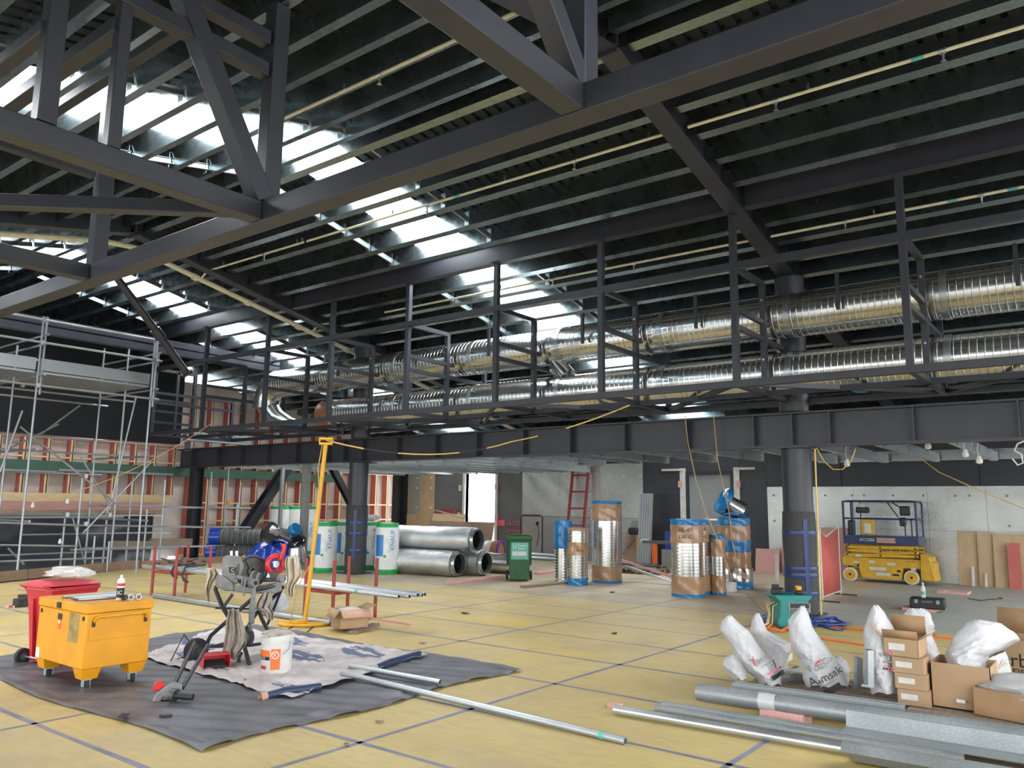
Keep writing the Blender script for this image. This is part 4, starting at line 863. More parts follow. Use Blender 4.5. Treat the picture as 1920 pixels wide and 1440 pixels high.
# red foot pedal
pp = fl(402, 1252, .03); t = thing('foot_pedal', 'red steel foot pedal guard on the drop cloth', 'foot pedal', (pp.x, pp.y, .03), -.35)
for b in (((-.13, -.09, .0), (-.122, .09, .13)), ((.122, -.09, .0), (.13, .09, .13)), ((-.13, -.09, .13), (.13, .09, .138)), ((-.13, .082, 0), (.13, .09, .13))): MB().span(*b).build('guard_plate', 'red_gloss', t)
MB().hexa([(-.1, -.06, .01), (.1, -.06, .01), (.1, .06, .01), (-.1, .06, .01), (-.1, -.06, .03), (.1, -.06, .03), (.1, .06, .07), (-.1, .06, .07)]).build('pedal', 'rubber', t)
MB().tube([p for p in (fl(372, 1225, .05), fl(345, 1190, .25), fl(320, 1240, .04), fl(345, 1232, .04), fl(400, 1250, .04))], .007, 6).build('machine_cord', 'rubber', label='black cord looped over the stand wheel to the foot pedal', cat='cord')
# power drive with two arms lying on the sheet
PC = fl(318, 1318); K = vp(PC); pdv = thing('power_drive', 'grey power drive head with two long tube arms on the black sheet', 'power drive', PC)
for a, b in (((365, 1205, .85), (327, 1283, .05)), ((389, 1210, .85), (342, 1290, -.02))): MB().cyl(K(*a)-PC, K(*b)-PC, .018, n=12).build('arm', 'steel_black', pdv)
quad_prism([(283, 1318), (291, 1303), (305, 1290), (325, 1278), (342, 1282), (341, 1300), (322, 1312), (306, 1308), (295, 1325), (285, 1328)], -.05, .07, 'casting', 'cast_grey', pdv, PC, K, .012)
quad_prism([(272, 1330), (280, 1321), (292, 1322), (290, 1331)], -.06, .05, 'foot', 'cast_dark', pdv, PC, K, .004)
MB().cyl(K(320, 1303, -.1)-PC, K(362, 1307, -.12)-PC, .03, .026, 16).build('shaft', 'black', pdv); MB().cyl(K(322, 1302, -.09)-PC, K(330, 1304, -.1)-PC, .05, n=18).build('collar', 'cast_dark', pdv)
quad_prism([(286, 1296), (290, 1278), (300, 1276), (312, 1284), (300, 1294), (290, 1297)], -.03, .07, 'red_motor_cap', 'red_gloss', pdv, PC, K, .01); quad_prism([(329, 1308), (341, 1308), (340, 1317), (330, 1317)], -.03, .03, 'block', 'cast_grey', pdv, PC, K, .003)
# bucket
bk = fl(511, 1266, .03); t = thing('bucket', 'white plastic pail with red and black labels beside the threading machine', 'bucket', (bk.x+.1, bk.y+.09, .03)); R0 = .135
MB().lathe([(0, .0), (R0, 0), (R0+.006, .02), (R0+.016, .29), (R0+.028, .292), (R0+.028, .302), (R0+.018, .305), (R0+.018, .33), (R0+.03, .332), (R0+.028, .355), (R0+.012, .36), (R0+.006, .30), (0, .29)], n=36).build('pail', 'offwhite', t)
va = atan2(-E2.y, -E2.x); rr = R0+.014
def lab_(a0, a1, z0, z1, mt, nm, k=0): MB().grid(10, 1, lambda p, q: V((cos(va+a0+(a1-a0)*p)*(rr+.001+k-.01*(.3-z0-(z1-z0)*q)), sin(va+a0+(a1-a0)*p)*(rr+.001+k-.01*(.3-z0-(z1-z0)*q)), z0+(z1-z0)*q))).build(nm, mt, t)
lab_(-1.2, -.15, .17, .225, 'orange_sign', 'label_red'); lab_(-1.2, -.15, .135, .168, 'black', 'label_black'); lab_(-.08, .52, .05, .24, 'orange_sign', 'label_red'); lab_(-.95, -.4, .05, .08, 'red_gloss', 'label_logo')
text_mb('ROCK', .032, lambda x, y: around((0, 0), rr+.003, va-.75, .152)(x, y)).build('lettering', 'white', t)
MB().lathe([(.028, 0), (.036, 0)], V((cos(va+.2)*(rr+.003), sin(va+.2)*(rr+.003), .185)), V((cos(va+.2), sin(va+.2), 0)), 20).build('emblem', 'white', t)
text_mb('K', .045, lambda x, y: around((0, 0), rr+.004, va+.2, .185)(x, y)).build('emblem', 'white', t)
MB().tube([V((cos(va+1.1)*.165, sin(va+1.1)*.165, .3)), V((cos(va+.9)*.19, sin(va+.9)*.19, .24)), V((cos(va+.6)*.175, sin(va+.6)*.175, .19))], .003, 6).build('wire_handle', 'galv', t)
crumple((bk.x+.1, bk.y+.09, .385), .16, .14, .05, 5).build('rag', 'cloth_rag', label='grey rag heaped on top of the white pail', cat='rag')

# ================================================================== RIGHT FOREGROUND: pallets, bags, boxes, steel
def pallet(c, L, Wd, rz, label, top=.13):
    t = thing('pallet', label, 'pallet', (c[0], c[1], 0), rz)
    for k in range(7): MB().span((-Wd/2+(Wd-.1)*k/6, -L/2, top-.02), (-Wd/2+(Wd-.1)*k/6+.1, L/2, top)).build('deck_board', 'pallet_wood', t)
    for y in (-L/2+.06, 0, L/2-.06):
        for x in (-Wd/2+.06, 0, Wd/2-.06): MB().box((x, y, .065), (.1, .1, .08)).build('block', 'pallet_wood', t)
        MB().box((0, y, .0125), (Wd, .1, .022)).build('bottom_board', 'pallet_wood', t)
    return t
pallet((7.30, 2.17), 1.22, 1.1, 0, 'grey wooden pallet under the white bags, nearer the middle of the floor'); pallet((7.55, .84), 1.25, 1.1, 0, 'grey wooden pallet under the cardboard boxes at the right edge')
def bag(label, c, prof, z0, depth, mt, seed, prints=(), dark=None):
    """bag traced as rows (left u, right u, v) on the upright plane through c, given a round section of the stated depth"""
    Qb = vp(c); org = V((c[0], c[1], z0)); n = len(prof); t = thing('plastic_bag', label, 'bag', org); r_ = random.Random(seed); ph = [r_.uniform(0, 6) for _ in range(4)]
    def row(q):
        x = q*(n-1); i = min(int(x), n-2); f = x-i; a, b = prof[i], prof[i+1]; f = f*f*(3-2*f)*.5+f*.5
        return [a[k]*(1-f)+b[k]*f for k in range(3)]
    def pt(p, q):
        l, r, v = row(q); a = 2*pi*p; env = sin(pi*min(1, q*1.6+.12))**.5 if q < .55 else 1.0
        wob = 1+.05*sin(3*a+q*9+ph[0])+.06*abs(sin(4*a+q*11+ph[1]))+.07*abs(sin(6*a-q*17+ph[2]))+.04*abs(sin(9*a+q*29))
        d = depth*(.25+.75*min(1, q*1.7)); u = (l+r)/2+(r-l)/2*cos(a)*(1+.03*sin(q*23+ph[3]))
        return Qb(u, v+2.0*sin(5*a+q*7), -d*sin(a)*wob)-org
    mb = MB().grid(40, 44, pt); mb.build('bag_skin', mt, t)
    for kind, txt, u, v, size, rot, mt2 in prints:
        a_ = radians(rot); ex = E1*cos(a_)+V((0, 0, sin(a_))); ey = E1*-sin(a_)+V((0, 0, cos(a_)))
        lo, ro, vo = min((row(q/40) for q in range(41)), key=lambda s: abs(s[2]-v))
        def proj(x, y):
            b = Qb(u, v, 0)+ex*x+ey*y; w_ = max(.05, (ro-lo)/2*8.6/F); cx = Qb((lo+ro)/2, v, 0); s = max(-.75, min(.75, (b-cx).dot(E1)/w_))
            return b-E2*(depth*1.22*sqrt(1-s*s)+.012)-org
        if kind == 't': text_mb(txt, size, proj).build('print', mt2, t)
        else:
            L, h = size; MB().grid(10, 2, lambda p, q: proj((p-.5)*L, (q-.5)*h)).build('print', mt2, t)
    return t
PZ = .135
c7 = fl(1747, 1325, PZ); c7b = fl(1862, 1341, PZ); bb = V(((c7.x+c7b.x)/2+.24, (c7.y+c7b.y)/2, 0))
c1 = fl(1430, 1290, PZ); c1 = V((c1.x+.1, c1.y+.1, 0))
bag('white bag printed Tasman leaning left, leftmost on the pallet', c1, [(1365, 1370, 1155), (1352, 1386, 1168), (1350, 1404, 1182), (1362, 1416, 1200), (1376, 1430, 1222), (1385, 1444, 1242), (1400, 1455, 1258), (1420, 1465, 1272), (1424, 1466, 1284)], PZ, .16, 'bag_white', 1,
    (('t', 'Tasman', 1420, 1226, .085, 22, 'print_grey'), ('t', '(', 1400, 1231, .1, 22, 'red_gloss'), ('b', '', 1428, 1236, (.12, .006), 22, 'print_grey'), ('t', 'L', 1446, 1240, .12, 20, 'black'), ('b', '', 1438, 1250, (.13, .012), 24, 'pink_print'), ('b', '', 1447, 1258, (.13, .04), 22, 'black')))
c2_ = fl(1470, 1262, PZ); c2_ = V((c2_.x, c2_.y, 0))
bag('plain white bag behind the Tasman bag, drooping to the right', c2_, [(1417, 1423, 1151), (1409, 1432, 1166), (1406, 1440, 1184), (1414, 1462, 1196), (1422, 1482, 1208), (1430, 1484, 1222), (1440, 1476, 1236), (1440, 1478, 1258)], PZ, .17, 'bag_white', 2)
c3 = fl(1555, 1292, PZ); c3 = V((c3.x+.05, c3.y+.05, 0))
bag('white bag printed Aimsak standing in the middle of the pallet', c3, [(1502, 1508, 1137), (1490, 1516, 1150), (1478, 1520, 1165), (1478, 1528, 1182), (1482, 1540, 1202), (1488, 1556, 1222), (1500, 1568, 1238), (1504, 1580, 1255), (1504, 1588, 1272), (1512, 1590, 1287)], PZ, .2, 'bag_white', 3,
    (('t', 'WelCo', 1518, 1236, .075, 34, 'print_grey'), ('b', '', 1520, 1243, (.1, .006), 30, 'print_grey'), ('t', '(', 1515, 1230, .1, -45, 'red_gloss'), ('t', 'Aimsak', 1529, 1258, .095, 30, 'black'), ('b', '', 1532, 1270, (.15, .007), 30, 'print_grey'), ('b', '', 1540, 1280, (.15, .05), 32, 'black')))
bag('small white bag slumped low behind the Aimsak bag', (c3+E2*.22), [(1560, 1575, 1232), (1556, 1588, 1240), (1556, 1594, 1256), (1560, 1592, 1272), (1566, 1592, 1284)], PZ, .12, 'bag_white', 6)
c4 = fl(1655, 1315, PZ); c4 = V((c4.x+.15, c4.y+.1, 0))
bag('tall white bag with faded print beside the stacked cartons', c4, [(1638, 1646, 1136), (1630, 1660, 1150), (1623, 1674, 1172), (1618, 1681, 1192), (1620, 1682, 1215), (1624, 1686, 1240), (1626, 1690, 1262), (1630, 1692, 1284), (1632, 1690, 1300)], PZ, .19, 'bag_white', 4,
    (('t', 'tasman', 1636, 1217, .06, 4, 'print_grey'), ('t', 'WelCo', 1660, 1214, .062, 0, 'pink_print'), ('b', '', 1644, 1231, (.16, .008), 0, 'print_grey'), ('b', '', 1652, 1244, (.3, .014), 0, 'black'), ('t', 'Fragrey', 1652, 1243, .05, 0, 'pink_print')))
c5 = fl(1735, 1262, PZ); c5 = V((c5.x, c5.y, 0))
bag('pale clear bag standing up behind the cardboard cartons', c5, [(1706, 1732, 1142), (1695, 1746, 1152), (1692, 1752, 1172), (1694, 1748, 1192), (1697, 1756, 1215), (1700, 1768, 1235), (1704, 1770, 1256)], PZ, .16, 'bag_clear', 5)
c6 = fl(1830, 1300, PZ); c6 = V((c6.x, c6.y, 0))
bag('big white bag billowing out of the large cardboard box', bb+V((.12, 0, 0)), [(1828, 1838, 1164), (1812, 1880, 1170), (1798, 1902, 1184), (1785, 1912, 1200), (1776, 1890, 1214), (1772, 1858, 1228), (1774, 1850, 1244), (1778, 1852, 1262), (1782, 1850, 1312)], .38, .2, 'bag_white', 7, (('t', '(', 1848, 1232, .1, -50, 'red_gloss'), ('t', 'WelCo', 1856, 1237, .05, 22, 'print_grey')))
bag('small crumpled clear bag at the left end of the pallet', c1+E2*-.05-E1*.2, [(1372, 1382, 1228), (1358, 1390, 1236), (1355, 1396, 1250), (1366, 1402, 1264), (1378, 1402, 1274)], PZ, .09, 'bag_clear', 8)
# folded channels between the bags
def bracket(u, v0, v1, c, lab, w_=.07, lean=0):
    Qb = vp(c); a, b = Qb(u+lean, v0), Qb(u, v1); t = thing('steel_channel', lab, 'steel channel', b)
    MB().sweep(csec(w_, .05, .0, .004), (0, 0, 0), a-b, E2).build('channel', 'galv', t); MB().box(V((0, 0, .012)), (.08, .05, .02)).build('foot', 'galv', t)
bracket(1604, 1232, 1292, c3-E1*0+E2*.02, 'upright galvanised channel offcut leaning at the pallet end, shorter of two'); bracket(1624, 1218, 1287, c4-E2*.2, 'upright galvanised channel offcut leaning at the pallet end, taller of two')
for i, (a, b, lab) in enumerate((((1452, 1250), (1486, 1230), 'white channel offcut slanting behind the Tasman bag'), ((1462, 1268), (1500, 1255), 'grey channel offcut lying flat between the two printed bags'), ((1460, 1276), (1505, 1270), 'small grey steel rod on the pallet between the two printed bags'))):
    p, q_ = fl(*a, PZ+.03+(.12 if i == 0 else 0)), fl(*b, PZ+.03+(.06 if i == 0 else 0)); MB().sweep(csec(.06-.012*i, .04, 0, .004), p, q_).build('channel_offcut', ['offwhite', 'galv', 'galv_tube'][i], label=lab, cat='steel channel')
# cartons
cs = fl(1720, 1325, PZ); bxx = V((cs.x+.14, cs.y+.03, 0)); ZZ = PZ+.0
for i, lab in enumerate(('small brown carton with a white label, bottom of the stack of four', 'small brown carton with a white label, second from the bottom of the stack', 'small brown carton with a white label, third from the bottom of the stack', 'open brown carton with raised flaps on top of the stack of four')):
    top = i == 3; hh = .118 if not top else .14; sx, sy = (.27, .23) if not top else (.28, .26)
    t = carton('small_carton', lab, bxx+V((0, .01*i if not top else .06, 0)), sx, sy, hh, .05-.03*i, ((0, .35, .07, 'card_dark'), (1, -.1, .16, 'card_dark'), (2, .9, .10, 'card_pink'), (3, .8, .14, 'card_pink')) if top else (), z=ZZ, inner=top, group='stacked small cartons'); ZZ += hh+.003
    MB().span((-sx/2-.002, -.03, hh*.35), (-sx/2, .09, hh*.72)).build('address_label', 'offwhite', t)
t = carton('large_carton', 'large brown cardboard box standing on the right-hand pallet', bb, .42, c7.y-c7b.y, .335, .0, (), z=PZ, inner=True); MB().span((-.253, -.03, .06), (-.251, .03, .085)).build('tape_mark', 'offwhite', t)
c8 = fl(1895, 1290, PZ); t = carton('orbit_carton', 'brown cardboard box printed with the word orbit at the right edge', (c8.x+.15, c8.y-.1, 0), .5, .55, .42, -.2, ((1, .2, .22, 'card_dark'),), z=PZ, inner=True)
text_mb('Orbit', .16, planar((-.252, -.02, .25), (0, -1, 0), (0, 0, 1))).build('print', 'black', t); text_mb('FIRE', .085, planar((-.252, -.06, .15), (0, -1, 0), (0, 0, 1))).build('print', 'black', t)
c9 = fl(1895, 1352, PZ); t = carton('tray_carton', 'low cardboard tray at the right corner with a clear liner', (c9.x+.2, c9.y-.08, 0), .45, .55, .2, -.25, (), 'card_dark', z=PZ, inner=True); crumple((0, 0, .2), .24, .28, .11, 13, 30).build('plastic_lining', 'bag_clear', t)
Q6 = vp(c6-E2*.25)
for i in range(5):
    a = Q6(1838+i*3, 1248+i*5, i*.01); b = Q6(1888+i*2, 1228+i*7, i*.03); t = thing('slotted_bracket', 'galvanised slotted bracket sticking out of the large box, '+['topmost', 'second', 'third', 'fourth', 'lowest'][i]+' of five', 'bracket', a, group='slotted brackets in the box')
    MB().sweep(csec(.06, .03, 0, .004), (0, 0, 0), b-a, (0, 0, 1)).build('channel', 'galv', t)
    for k in (.3, .55, .8): MB().beam((b-a)*k+V((0, 0, .034)), (b-a)*(k+.08)+V((0, 0, .034)), .014, .002).build('slot', 'black', t)
# long steel sections stacked on the floor at the front right
def sect(name, lab, u0, v0, u1, v1, z, sec, mt, up=(0, 0, 1), ends=()):
    a, b = fl(u0, v0, z), fl(u1, v1, z); t = thing(name, lab, 'steel section', a); d = b-a
    MB().sweep(sec, (0, 0, 0), d*1.0, up).build('section', mt, t); return t, d
a = fl(1308, 1297, .14); pipe(a, a+V((.25, -3.2, 0)), .066, 'galv_dull', 'thick galvanised pipe lying on the blocks at the front right', .92, ((.16, .2, 1.01, 'film_clear'),), 24)
a = fl(1306, 1302, .05); pipe(a+V((0, 0, 0)), a+V((.2, -3.1, 0)), .028, 'zinc_bright', 'thin bright steel pipe lying below the thick galvanised pipe')
a = fl(1152, 1330, .045); pipe(a, a+V((.14, -2.4, 0)), .036, 'zinc_bright', 'bright steel pipe resting on the small pink block at the front')
for i in (1, 2): a = fl(1215+6*i, 1335-4*i, .03); pipe(a+V((.07*i, 0, 0)), a+V((.07*i+.14, -2.2, 0)), .03, 'galv_dull', ['', 'dull galvanised pipe next to the bright pipe at the front', 'dull galvanised pipe, farther of two beside the bright pipe'][i])
def zsec(w_, h, t): return [(-w_, -h/2), (0, -h/2), (0, h/2-t), (w_, h/2-t), (w_, h/2), (-t, h/2), (-t, -h/2+t), (-w_, -h/2+t)]
def strut(u, v, z, L, lab, dx=.22, slots=True):
    a = fl(u, v, z); t = thing('slotted_channel', lab, 'steel channel', a); d = V((dx*L/3, -L, 0))
    MB().sweep([(-.04, -.02), (.04, -.02), (.04, .02), (.034, .02), (.034, -.014), (-.034, -.014), (-.034, .02), (-.04, .02)], (0, 0, 0), d).build('channel', 'galv_dull', t)
    if slots:
        for k in range(int(L/.1)): p = d*((k+.5)*.1/L); MB().beam(p+V((.0, .02, -.0125)), p+V((0, -.02, -.0125)), .016, .002).build('slot', 'black', t)
strut(1375, 1283, .19, 1.3, 'galvanised slotted channel on top of the thick pipe'); strut(1550, 1318, .13, 1.9, 'galvanised slotted channel running out to the right edge behind the thick pipe')
a = fl(1590, 1408, .09); t = thing('folded_channel', 'large folded galvanised channel section lying at the bottom right corner', 'steel section', a)
MB().sweep([(.2, -.085), (.21, -.085), (.2, -.06), (.07, -.078), (-.06, .075), (-.16, .085), (-.2, .04), (-.206, .044), (-.162, .093), (-.058, .083), (.072, -.07), (.205, -.052)], (0, 0, 0), (.1, -2.2, 0)).build('channel', 'galv_dull', t)
a = fl(1580, 1352, .12); t = thing('folded_channel', 'folded galvanised channel section lying behind the large one at bottom right', 'steel section', a); MB().sweep([(-.12, -.06), (.1, -.06), (.12, .05), (.14, .05), (.14, .056), (.116, .056), (.096, -.054), (-.12, -.054)], (0, 0, 0), (.1, -2.2, 0)).build('channel', 'galv_dull', t)
for u, v, sx, sy, lab in ((1140, 1331, .09, .1, 'small pink timber block under the end of the bright pipe'), (1462, 1356, .2, .34, 'pink timber block under the steel sections at the front right')):
    p = fl(u, v); MB().box((p.x+.08, p.y-.02, .02 if sx < .1 else .045), (sx, sy, .04 if sx < .1 else .09), -.1).build('timber_block', 'pine_rose', label=lab, cat='timber block', bevel=.004)
# ================================================================== WRAPPED DUCT LENGTHS standing on the floor
def wrapped(label, c, r, bands, name='wrapped_duct', n=32, text=(), caps=True):
    """bands: (z0, z1, kind)"""
    t = thing(name, label, 'wrapped duct', (c[0], c[1], bands[0][0] if bands[0][0] > .01 else 0)); z_ = bands[0][0] if bands[0][0] > .01 else 0
    for z0, z1, k in bands:
        z0 -= z_; z1 -= z_
        if k == 'duct':
            prof = []; z = z0
            while z < z1-.02: prof += [(r, z), (r, z+.05), (r+.004, z+.054), (r+.004, z+.058)]; z += .062
            MB().lathe(prof+[(r, z1)], n=n).build('duct_body', 'galv_duct', t)
        else:
            mt = {'card': 'pack_tape', 'blue': 'blue_film', 'tin': 'galv_duct', 'white': 'white', 'cream': 'cream'}[k]; nm = {'card': 'brown_wrap', 'blue': 'blue_film', 'tin': 'rim', 'white': 'rim', 'cream': 'brown_wrap'}[k]
            sd_ = len(t.children)
            MB().grid(n, 6, lambda p, q: V(((r+.008+.006*sin(p*2*pi*5+q*8+sd_))*cos(2*pi*p), (r+.008+.006*sin(p*2*pi*5+q*8+sd_))*sin(2*pi*p), z0+(z1-z0)*q+(.02*sin(p*2*pi*3+sd_) if (k == 'blue' and 0 < q < 1) else 0)))).build(nm, mt, t)
    zt = bands[-1][1]-z_
    if caps: MB().lathe([(r+.008, zt), (r*.9, zt+.006), (r*.85, zt-.02), (0, zt-.02)], n=n).build('top_film', 'blue_film' if bands[-1][2] in ('blue', 'card') else 'film_clear', t)
    va_ = atan2(-E2.y, -E2.x)
    for s, a, z, size in text: text_mb(s, size, around((0, 0), r+.02, va_+a, z-z_)).build('marker_writing', 'black', t)
    return t
def at(u, v, r): p = fl(u, v); d = V((p.x, p.y, 0)).normalized(); return p+d*r
c = at(1138, 1094, .31); wrapped('tall wrapped duct length with brown bands at both ends, tallest in the row', c, .33, [(0, .05, 'blue'), (.05, .36, 'card'), (.36, 1.36, 'duct'), (1.36, 1.62, 'card'), (1.62, 1.72, 'card'), (1.72, 1.78, 'blue')])
c = at(1083, 1098, .2); wrapped('short narrow wrapped duct length with one brown band, beside the tall one', c, .215, [(0, .15, 'blue'), (.15, .62, 'duct'), (.62, .9, 'card'), (.9, 1.13, 'duct'), (1.13, 1.2, 'card')], text=(('LW 4', 0, .72, .09),))
c = at(1056, 1091, .18); wrapped('narrow duct length with its top half draped in blue film', c, .19, [(0, .72, 'duct'), (.72, 1.0, 'blue'), (1.0, 1.33, 'blue')])
c = at(1290, 1121, .30); wrapped('fat wrapped duct length marked with black writing, nearest of the group', c, .30, [(0, .06, 'blue'), (.06, .38, 'card'), (.38, 1.0, 'duct'), (1.0, 1.33, 'card'), (1.33, 1.44, 'blue')], text=(('HL-47', -.3, 1.24, .1), ('LW-C', -.3, 1.11, .1)))
wrapped('fat wrapped duct length standing right against the nearest one', c+E1*.27+E2*.54, .30, [(0, .06, 'blue'), (.06, .38, 'card'), (.38, 1.0, 'duct'), (1.0, 1.33, 'card'), (1.33, 1.43, 'blue')], text=(('HL-4', .25, 1.24, .1), ('LW-C', .25, 1.11, .1)))
c = at(1340, 1115, .12); wrapped('slim wrapped duct length with two brown bands, right of the fat ones', c+E1*.07-E2*.05, .135, [(0, .04, 'blue'), (.04, .36, 'card'), (.36, .72, 'duct'), (.72, 1.06, 'card'), (1.06, 1.14, 'blue')])
c = at(1352, 1102, .1); wrapped('short slim brown wrapped tube with a blue top, behind the white ring', c, .12, [(0, .16, 'blue'), (.16, .56, 'cream'), (.56, .8, 'blue')])
c = at(1365, 1110, .16); wrapped('low white plastic ring on the floor in front of the stacked ducts', c, .17, [(0, .17, 'white')], 'plastic_ring', caps=True)
c = at(1388, 1108, .3); cst = c+E2*.35
wrapped('wide tin duct reducer in blue film at the bottom of the capped stack', cst, .36, [(0, .16, 'blue'), (.16, .42, 'tin')], 'duct_reducer'); wrapped('wide brown wrapped duct with a blue middle, on top of the reducer', cst, .33, [(.43, .75, 'card'), (.75, 1.0, 'blue'), (1.0, 1.3, 'card'), (1.3, 1.46, 'blue')])
t = thing('duct_elbow', 'tin duct elbow with a blue film cap lying on top of the stack', 'duct elbow', (cst.x, cst.y, 1.47)); q0 = E1*.18+V((0, 0, .12)); q1 = E1*-.12+V((0, 0, .3))
MB().cyl(q0, q1, .2, .18, 24).build('tube', 'galv_duct', t); e = (q1-q0).normalized(); MB().lathe([(.19, -.02), (.29, .02), (.3, .13), (.24, .18), (0, .2)], q1, e, 24).build('blue_cap', 'blue_film', t)
crumple((.02, 0, .05), .3, .28, .07, 14).build('blue_film', 'blue_film', t)
p = at(1352, 1098, .5); t = thing('sheet_metal_box', 'grey sheet metal box fitting standing behind the slim duct', 'duct box', (p.x+.15, p.y+.15, 0)); MB().box((0, 0, .7), (.42, .32, 1.38)).build('body', 'steel_grey', t, bevel=.004); MB().box((0, 0, 1.4), (.48, .38, .03)).build('flange', 'galv', t); MB().box((0, 0, .98), (.47, .37, .03)).build('flange', 'galv', t)
p = fl(1345, 1045, .4); crumple((c.x-.2, c.y+.55, .62), .14, .14, .2, 15).build('blue_bundle', 'blue_tarp', label='dark blue film bundle hanging between the slim ducts', cat='film bundle')

# ================================================================== SCISSOR LIFT
lf = thing('scissor_lift', 'yellow and blue scissor lift parked against the foil wall', 'scissor lift', (20.02, 4.55, 0)); D = .75; y0, y1 = -.86, .80
for y in (-.63, .69):
    for x in (.07, D-.07):
        w_ = MB().cyl((x-.06, y, .16), (x+.06, y, .16), .16, n=28).build('wheel', 'offwhite', lf, bevel=.012); MB().cyl((x-.065, y, .16), (x+.065, y, .16), .125, n=24).build('wheel_rim', 'yellow_lift', w_); MB().cyl((x-.07, y, .16), (x+.07, y, .16), .03, n=10).build('hub', 'black', w_)
MB().prism([(y0-.22, .12), (y0-.22, .50), (y0, .56), (.86, .56), (.86, .42), (.82, .36), (.5, .36), (.44, .1), (-.42, .1), (-.46, .36), (-.82, .36), (-.84, .1)], lambda a, b, s: V((s, a, b)), .03, D-.03).build('chassis', 'yellow_lift', lf, bevel=.01)
MB().prism([(y0-.25, .1), (y0-.16, .62), (y0+.02, .70), (y0+.04, .12)], lambda a, b, s: V((s, a, b)), .0, D).build('end_cowl', 'yellow_lift', lf, bevel=.01)
for k in range(3):
    z = .60+k*.09; s = 1 if k % 2 else -1
    MB().beam((.05, .80, z+s*.02+.02), (.05, -.80, z-s*.02+.02), .05, .075).build('scissor_arm', 'yellow_lift', lf); MB().beam((D-.05, .80, z-s*.02+.02), (D-.05, -.80, z+s*.02+.02), .05, .075).build('scissor_arm', 'yellow_lift', lf)
    for y in (.74, 0, -.74): MB().cyl((.018, y, z+.02), (.03, y, z+.02), .022, n=10).build('pin', 'black', lf)
MB().span((.0, y0+.04, .87), (D, y1, 1.06)).build('platform_tray', 'blue_lift', lf, bevel=.008)
for x in (.02, D-.02):
    MB().tube([(x, y1-.02, 1.06), (x, y1-.02, 1.82), (x, y1-.08, 1.87), (x, y0+.12, 1.87), (x, y0+.06, 1.82), (x, y0+.06, 1.06)], .02, 8).build('guard_rail', 'blue_lift', lf); MB().cyl((x, y1-.02, 1.46), (x, y0+.06, 1.46), .016, n=8).build('mid_rail', 'blue_lift', lf)
    for y in (y1-.24, y0+.3): MB().cyl((x, y, 1.06), (x, y, 1.86 if y > 0 else 1.46), .016, n=8).build('rail_post', 'blue_lift', lf)
for y in (y1-.02, y0+.06):
    for z in (1.46, 1.86): MB().cyl((.02, y, z), (D-.02, y, z), .018, n=8).build('end_rail', 'blue_lift', lf)
    MB().span((.0, y-.02, 1.06), (.06, y+.02, 1.86)).build('corner_post', 'blue_lift', lf)
MB().box((.06, .25, 1.27), (.05, .3, .34)).build('control_box', 'yellow_lift', lf, bevel=.01); MB().box((.03, .25, 1.24), (.006, .15, .22)).build('document_plate', 'offwhite', lf)
for c_, s_ in (((.1, .62, 1.25), (.2, .16, .34)), ((.12, .36, 1.66), (.15, .3, .14)), ((.15, -.55, 1.65), (.2, .22, .22)), ((.12, -.5, 1.4), (.2, .14, .2))): MB().box(c_, s_, .2).build('equipment', 'black', lf, bevel=.03)
MB().box((.12, .38, 1.76), (.12, .16, .1)).build('equipment_cover', 'cream', lf); MB().tube([(.05, -.2, 1.85), (.08, -.42, 1.5)], .015, 6).build('hose', 'black', lf); MB().tube([(.05, -.3, 1.85), (.08, -.5, 1.7)], .015, 6).build('hose', 'black', lf)
MB().box((-.003, .27, .97), (.004, .4, .11)).build('sign_panel', 'navy', lf); text_mb('ACCESS', .095, planar((-.006, .27, .97), (0, -1, 0), (0, 0, 1))).build('lettering', 'white', lf)
MB().box((-.003, -.14, .97), (.004, .40, .11)).build('sign_panel', 'card_pink', lf); text_mb('SOLUTIONS', .075, planar((-.006, -.14, .97), (0, -1, 0), (0, 0, 1))).build('lettering', 'drum_brown', lf)
text_mb('0800 653 343', .105, planar((.022, -.3, .74), (0, -1, .02), (0, 0, 1))).build('lettering', 'black', lf); text_mb('GLA 666', .055, planar((.027, -.62, .515), (0, -1, 0), (0, 0, 1))).build('lettering', 'black', lf)
for y, z, a, b in ((.48, .6, .14, .05), (.2, .47, .13, .06), (-.22, .44, .17, .06), (.08, .32, .36, .07), (-.03, .2, .3, .07), (.55, .45, .1, .05), (-.68, .35, .1, .05)): MB().box((.027, y, z), (.005, a, b)).build('sticker', 'offwhite', lf)
for y, z, a, b in ((-.37, .29, .08, .05), (-.3, .2, .14, .04), (.5, .38, .05, .05)): MB().box((.027, y, z), (.005, a, b)).build('vent', 'black', lf)
# ================================================================== sheets and boards against the back wall
def leaner(name, lab, cat, u0, u1, h, base, mt, th=.018, lean=.12, z=0):
    a, b = on(u0, 950, x=base).y, on(u1, 950, x=base).y; t = MB().hexa([(base, b, z), (base+th, b, z), (base+th, a, z), (base, a, z), (base+lean, b, z+h), (base+lean+th, b, z+h), (base+lean+th, a, z+h), (base+lean, a, z+h)]); return t.build(name, mt, label=lab, cat=cat)
leaner('plywood_sheet', 'pale plywood sheet leaning on the foil wall, left of three', 'plywood', 1789, 1827, 1.2, 20.95, 'ply_pale'); leaner('plywood_sheet', 'pale plywood sheet leaning on the foil wall, middle of three', 'plywood', 1826, 1862, 1.18, 20.9, 'ply_pale'); leaner('plywood_sheet', 'wide pale plywood sheet leaning on the foil wall at the right edge', 'plywood', 1855, 1990, 1.17, 20.83, 'ply_pale', .018, .15)
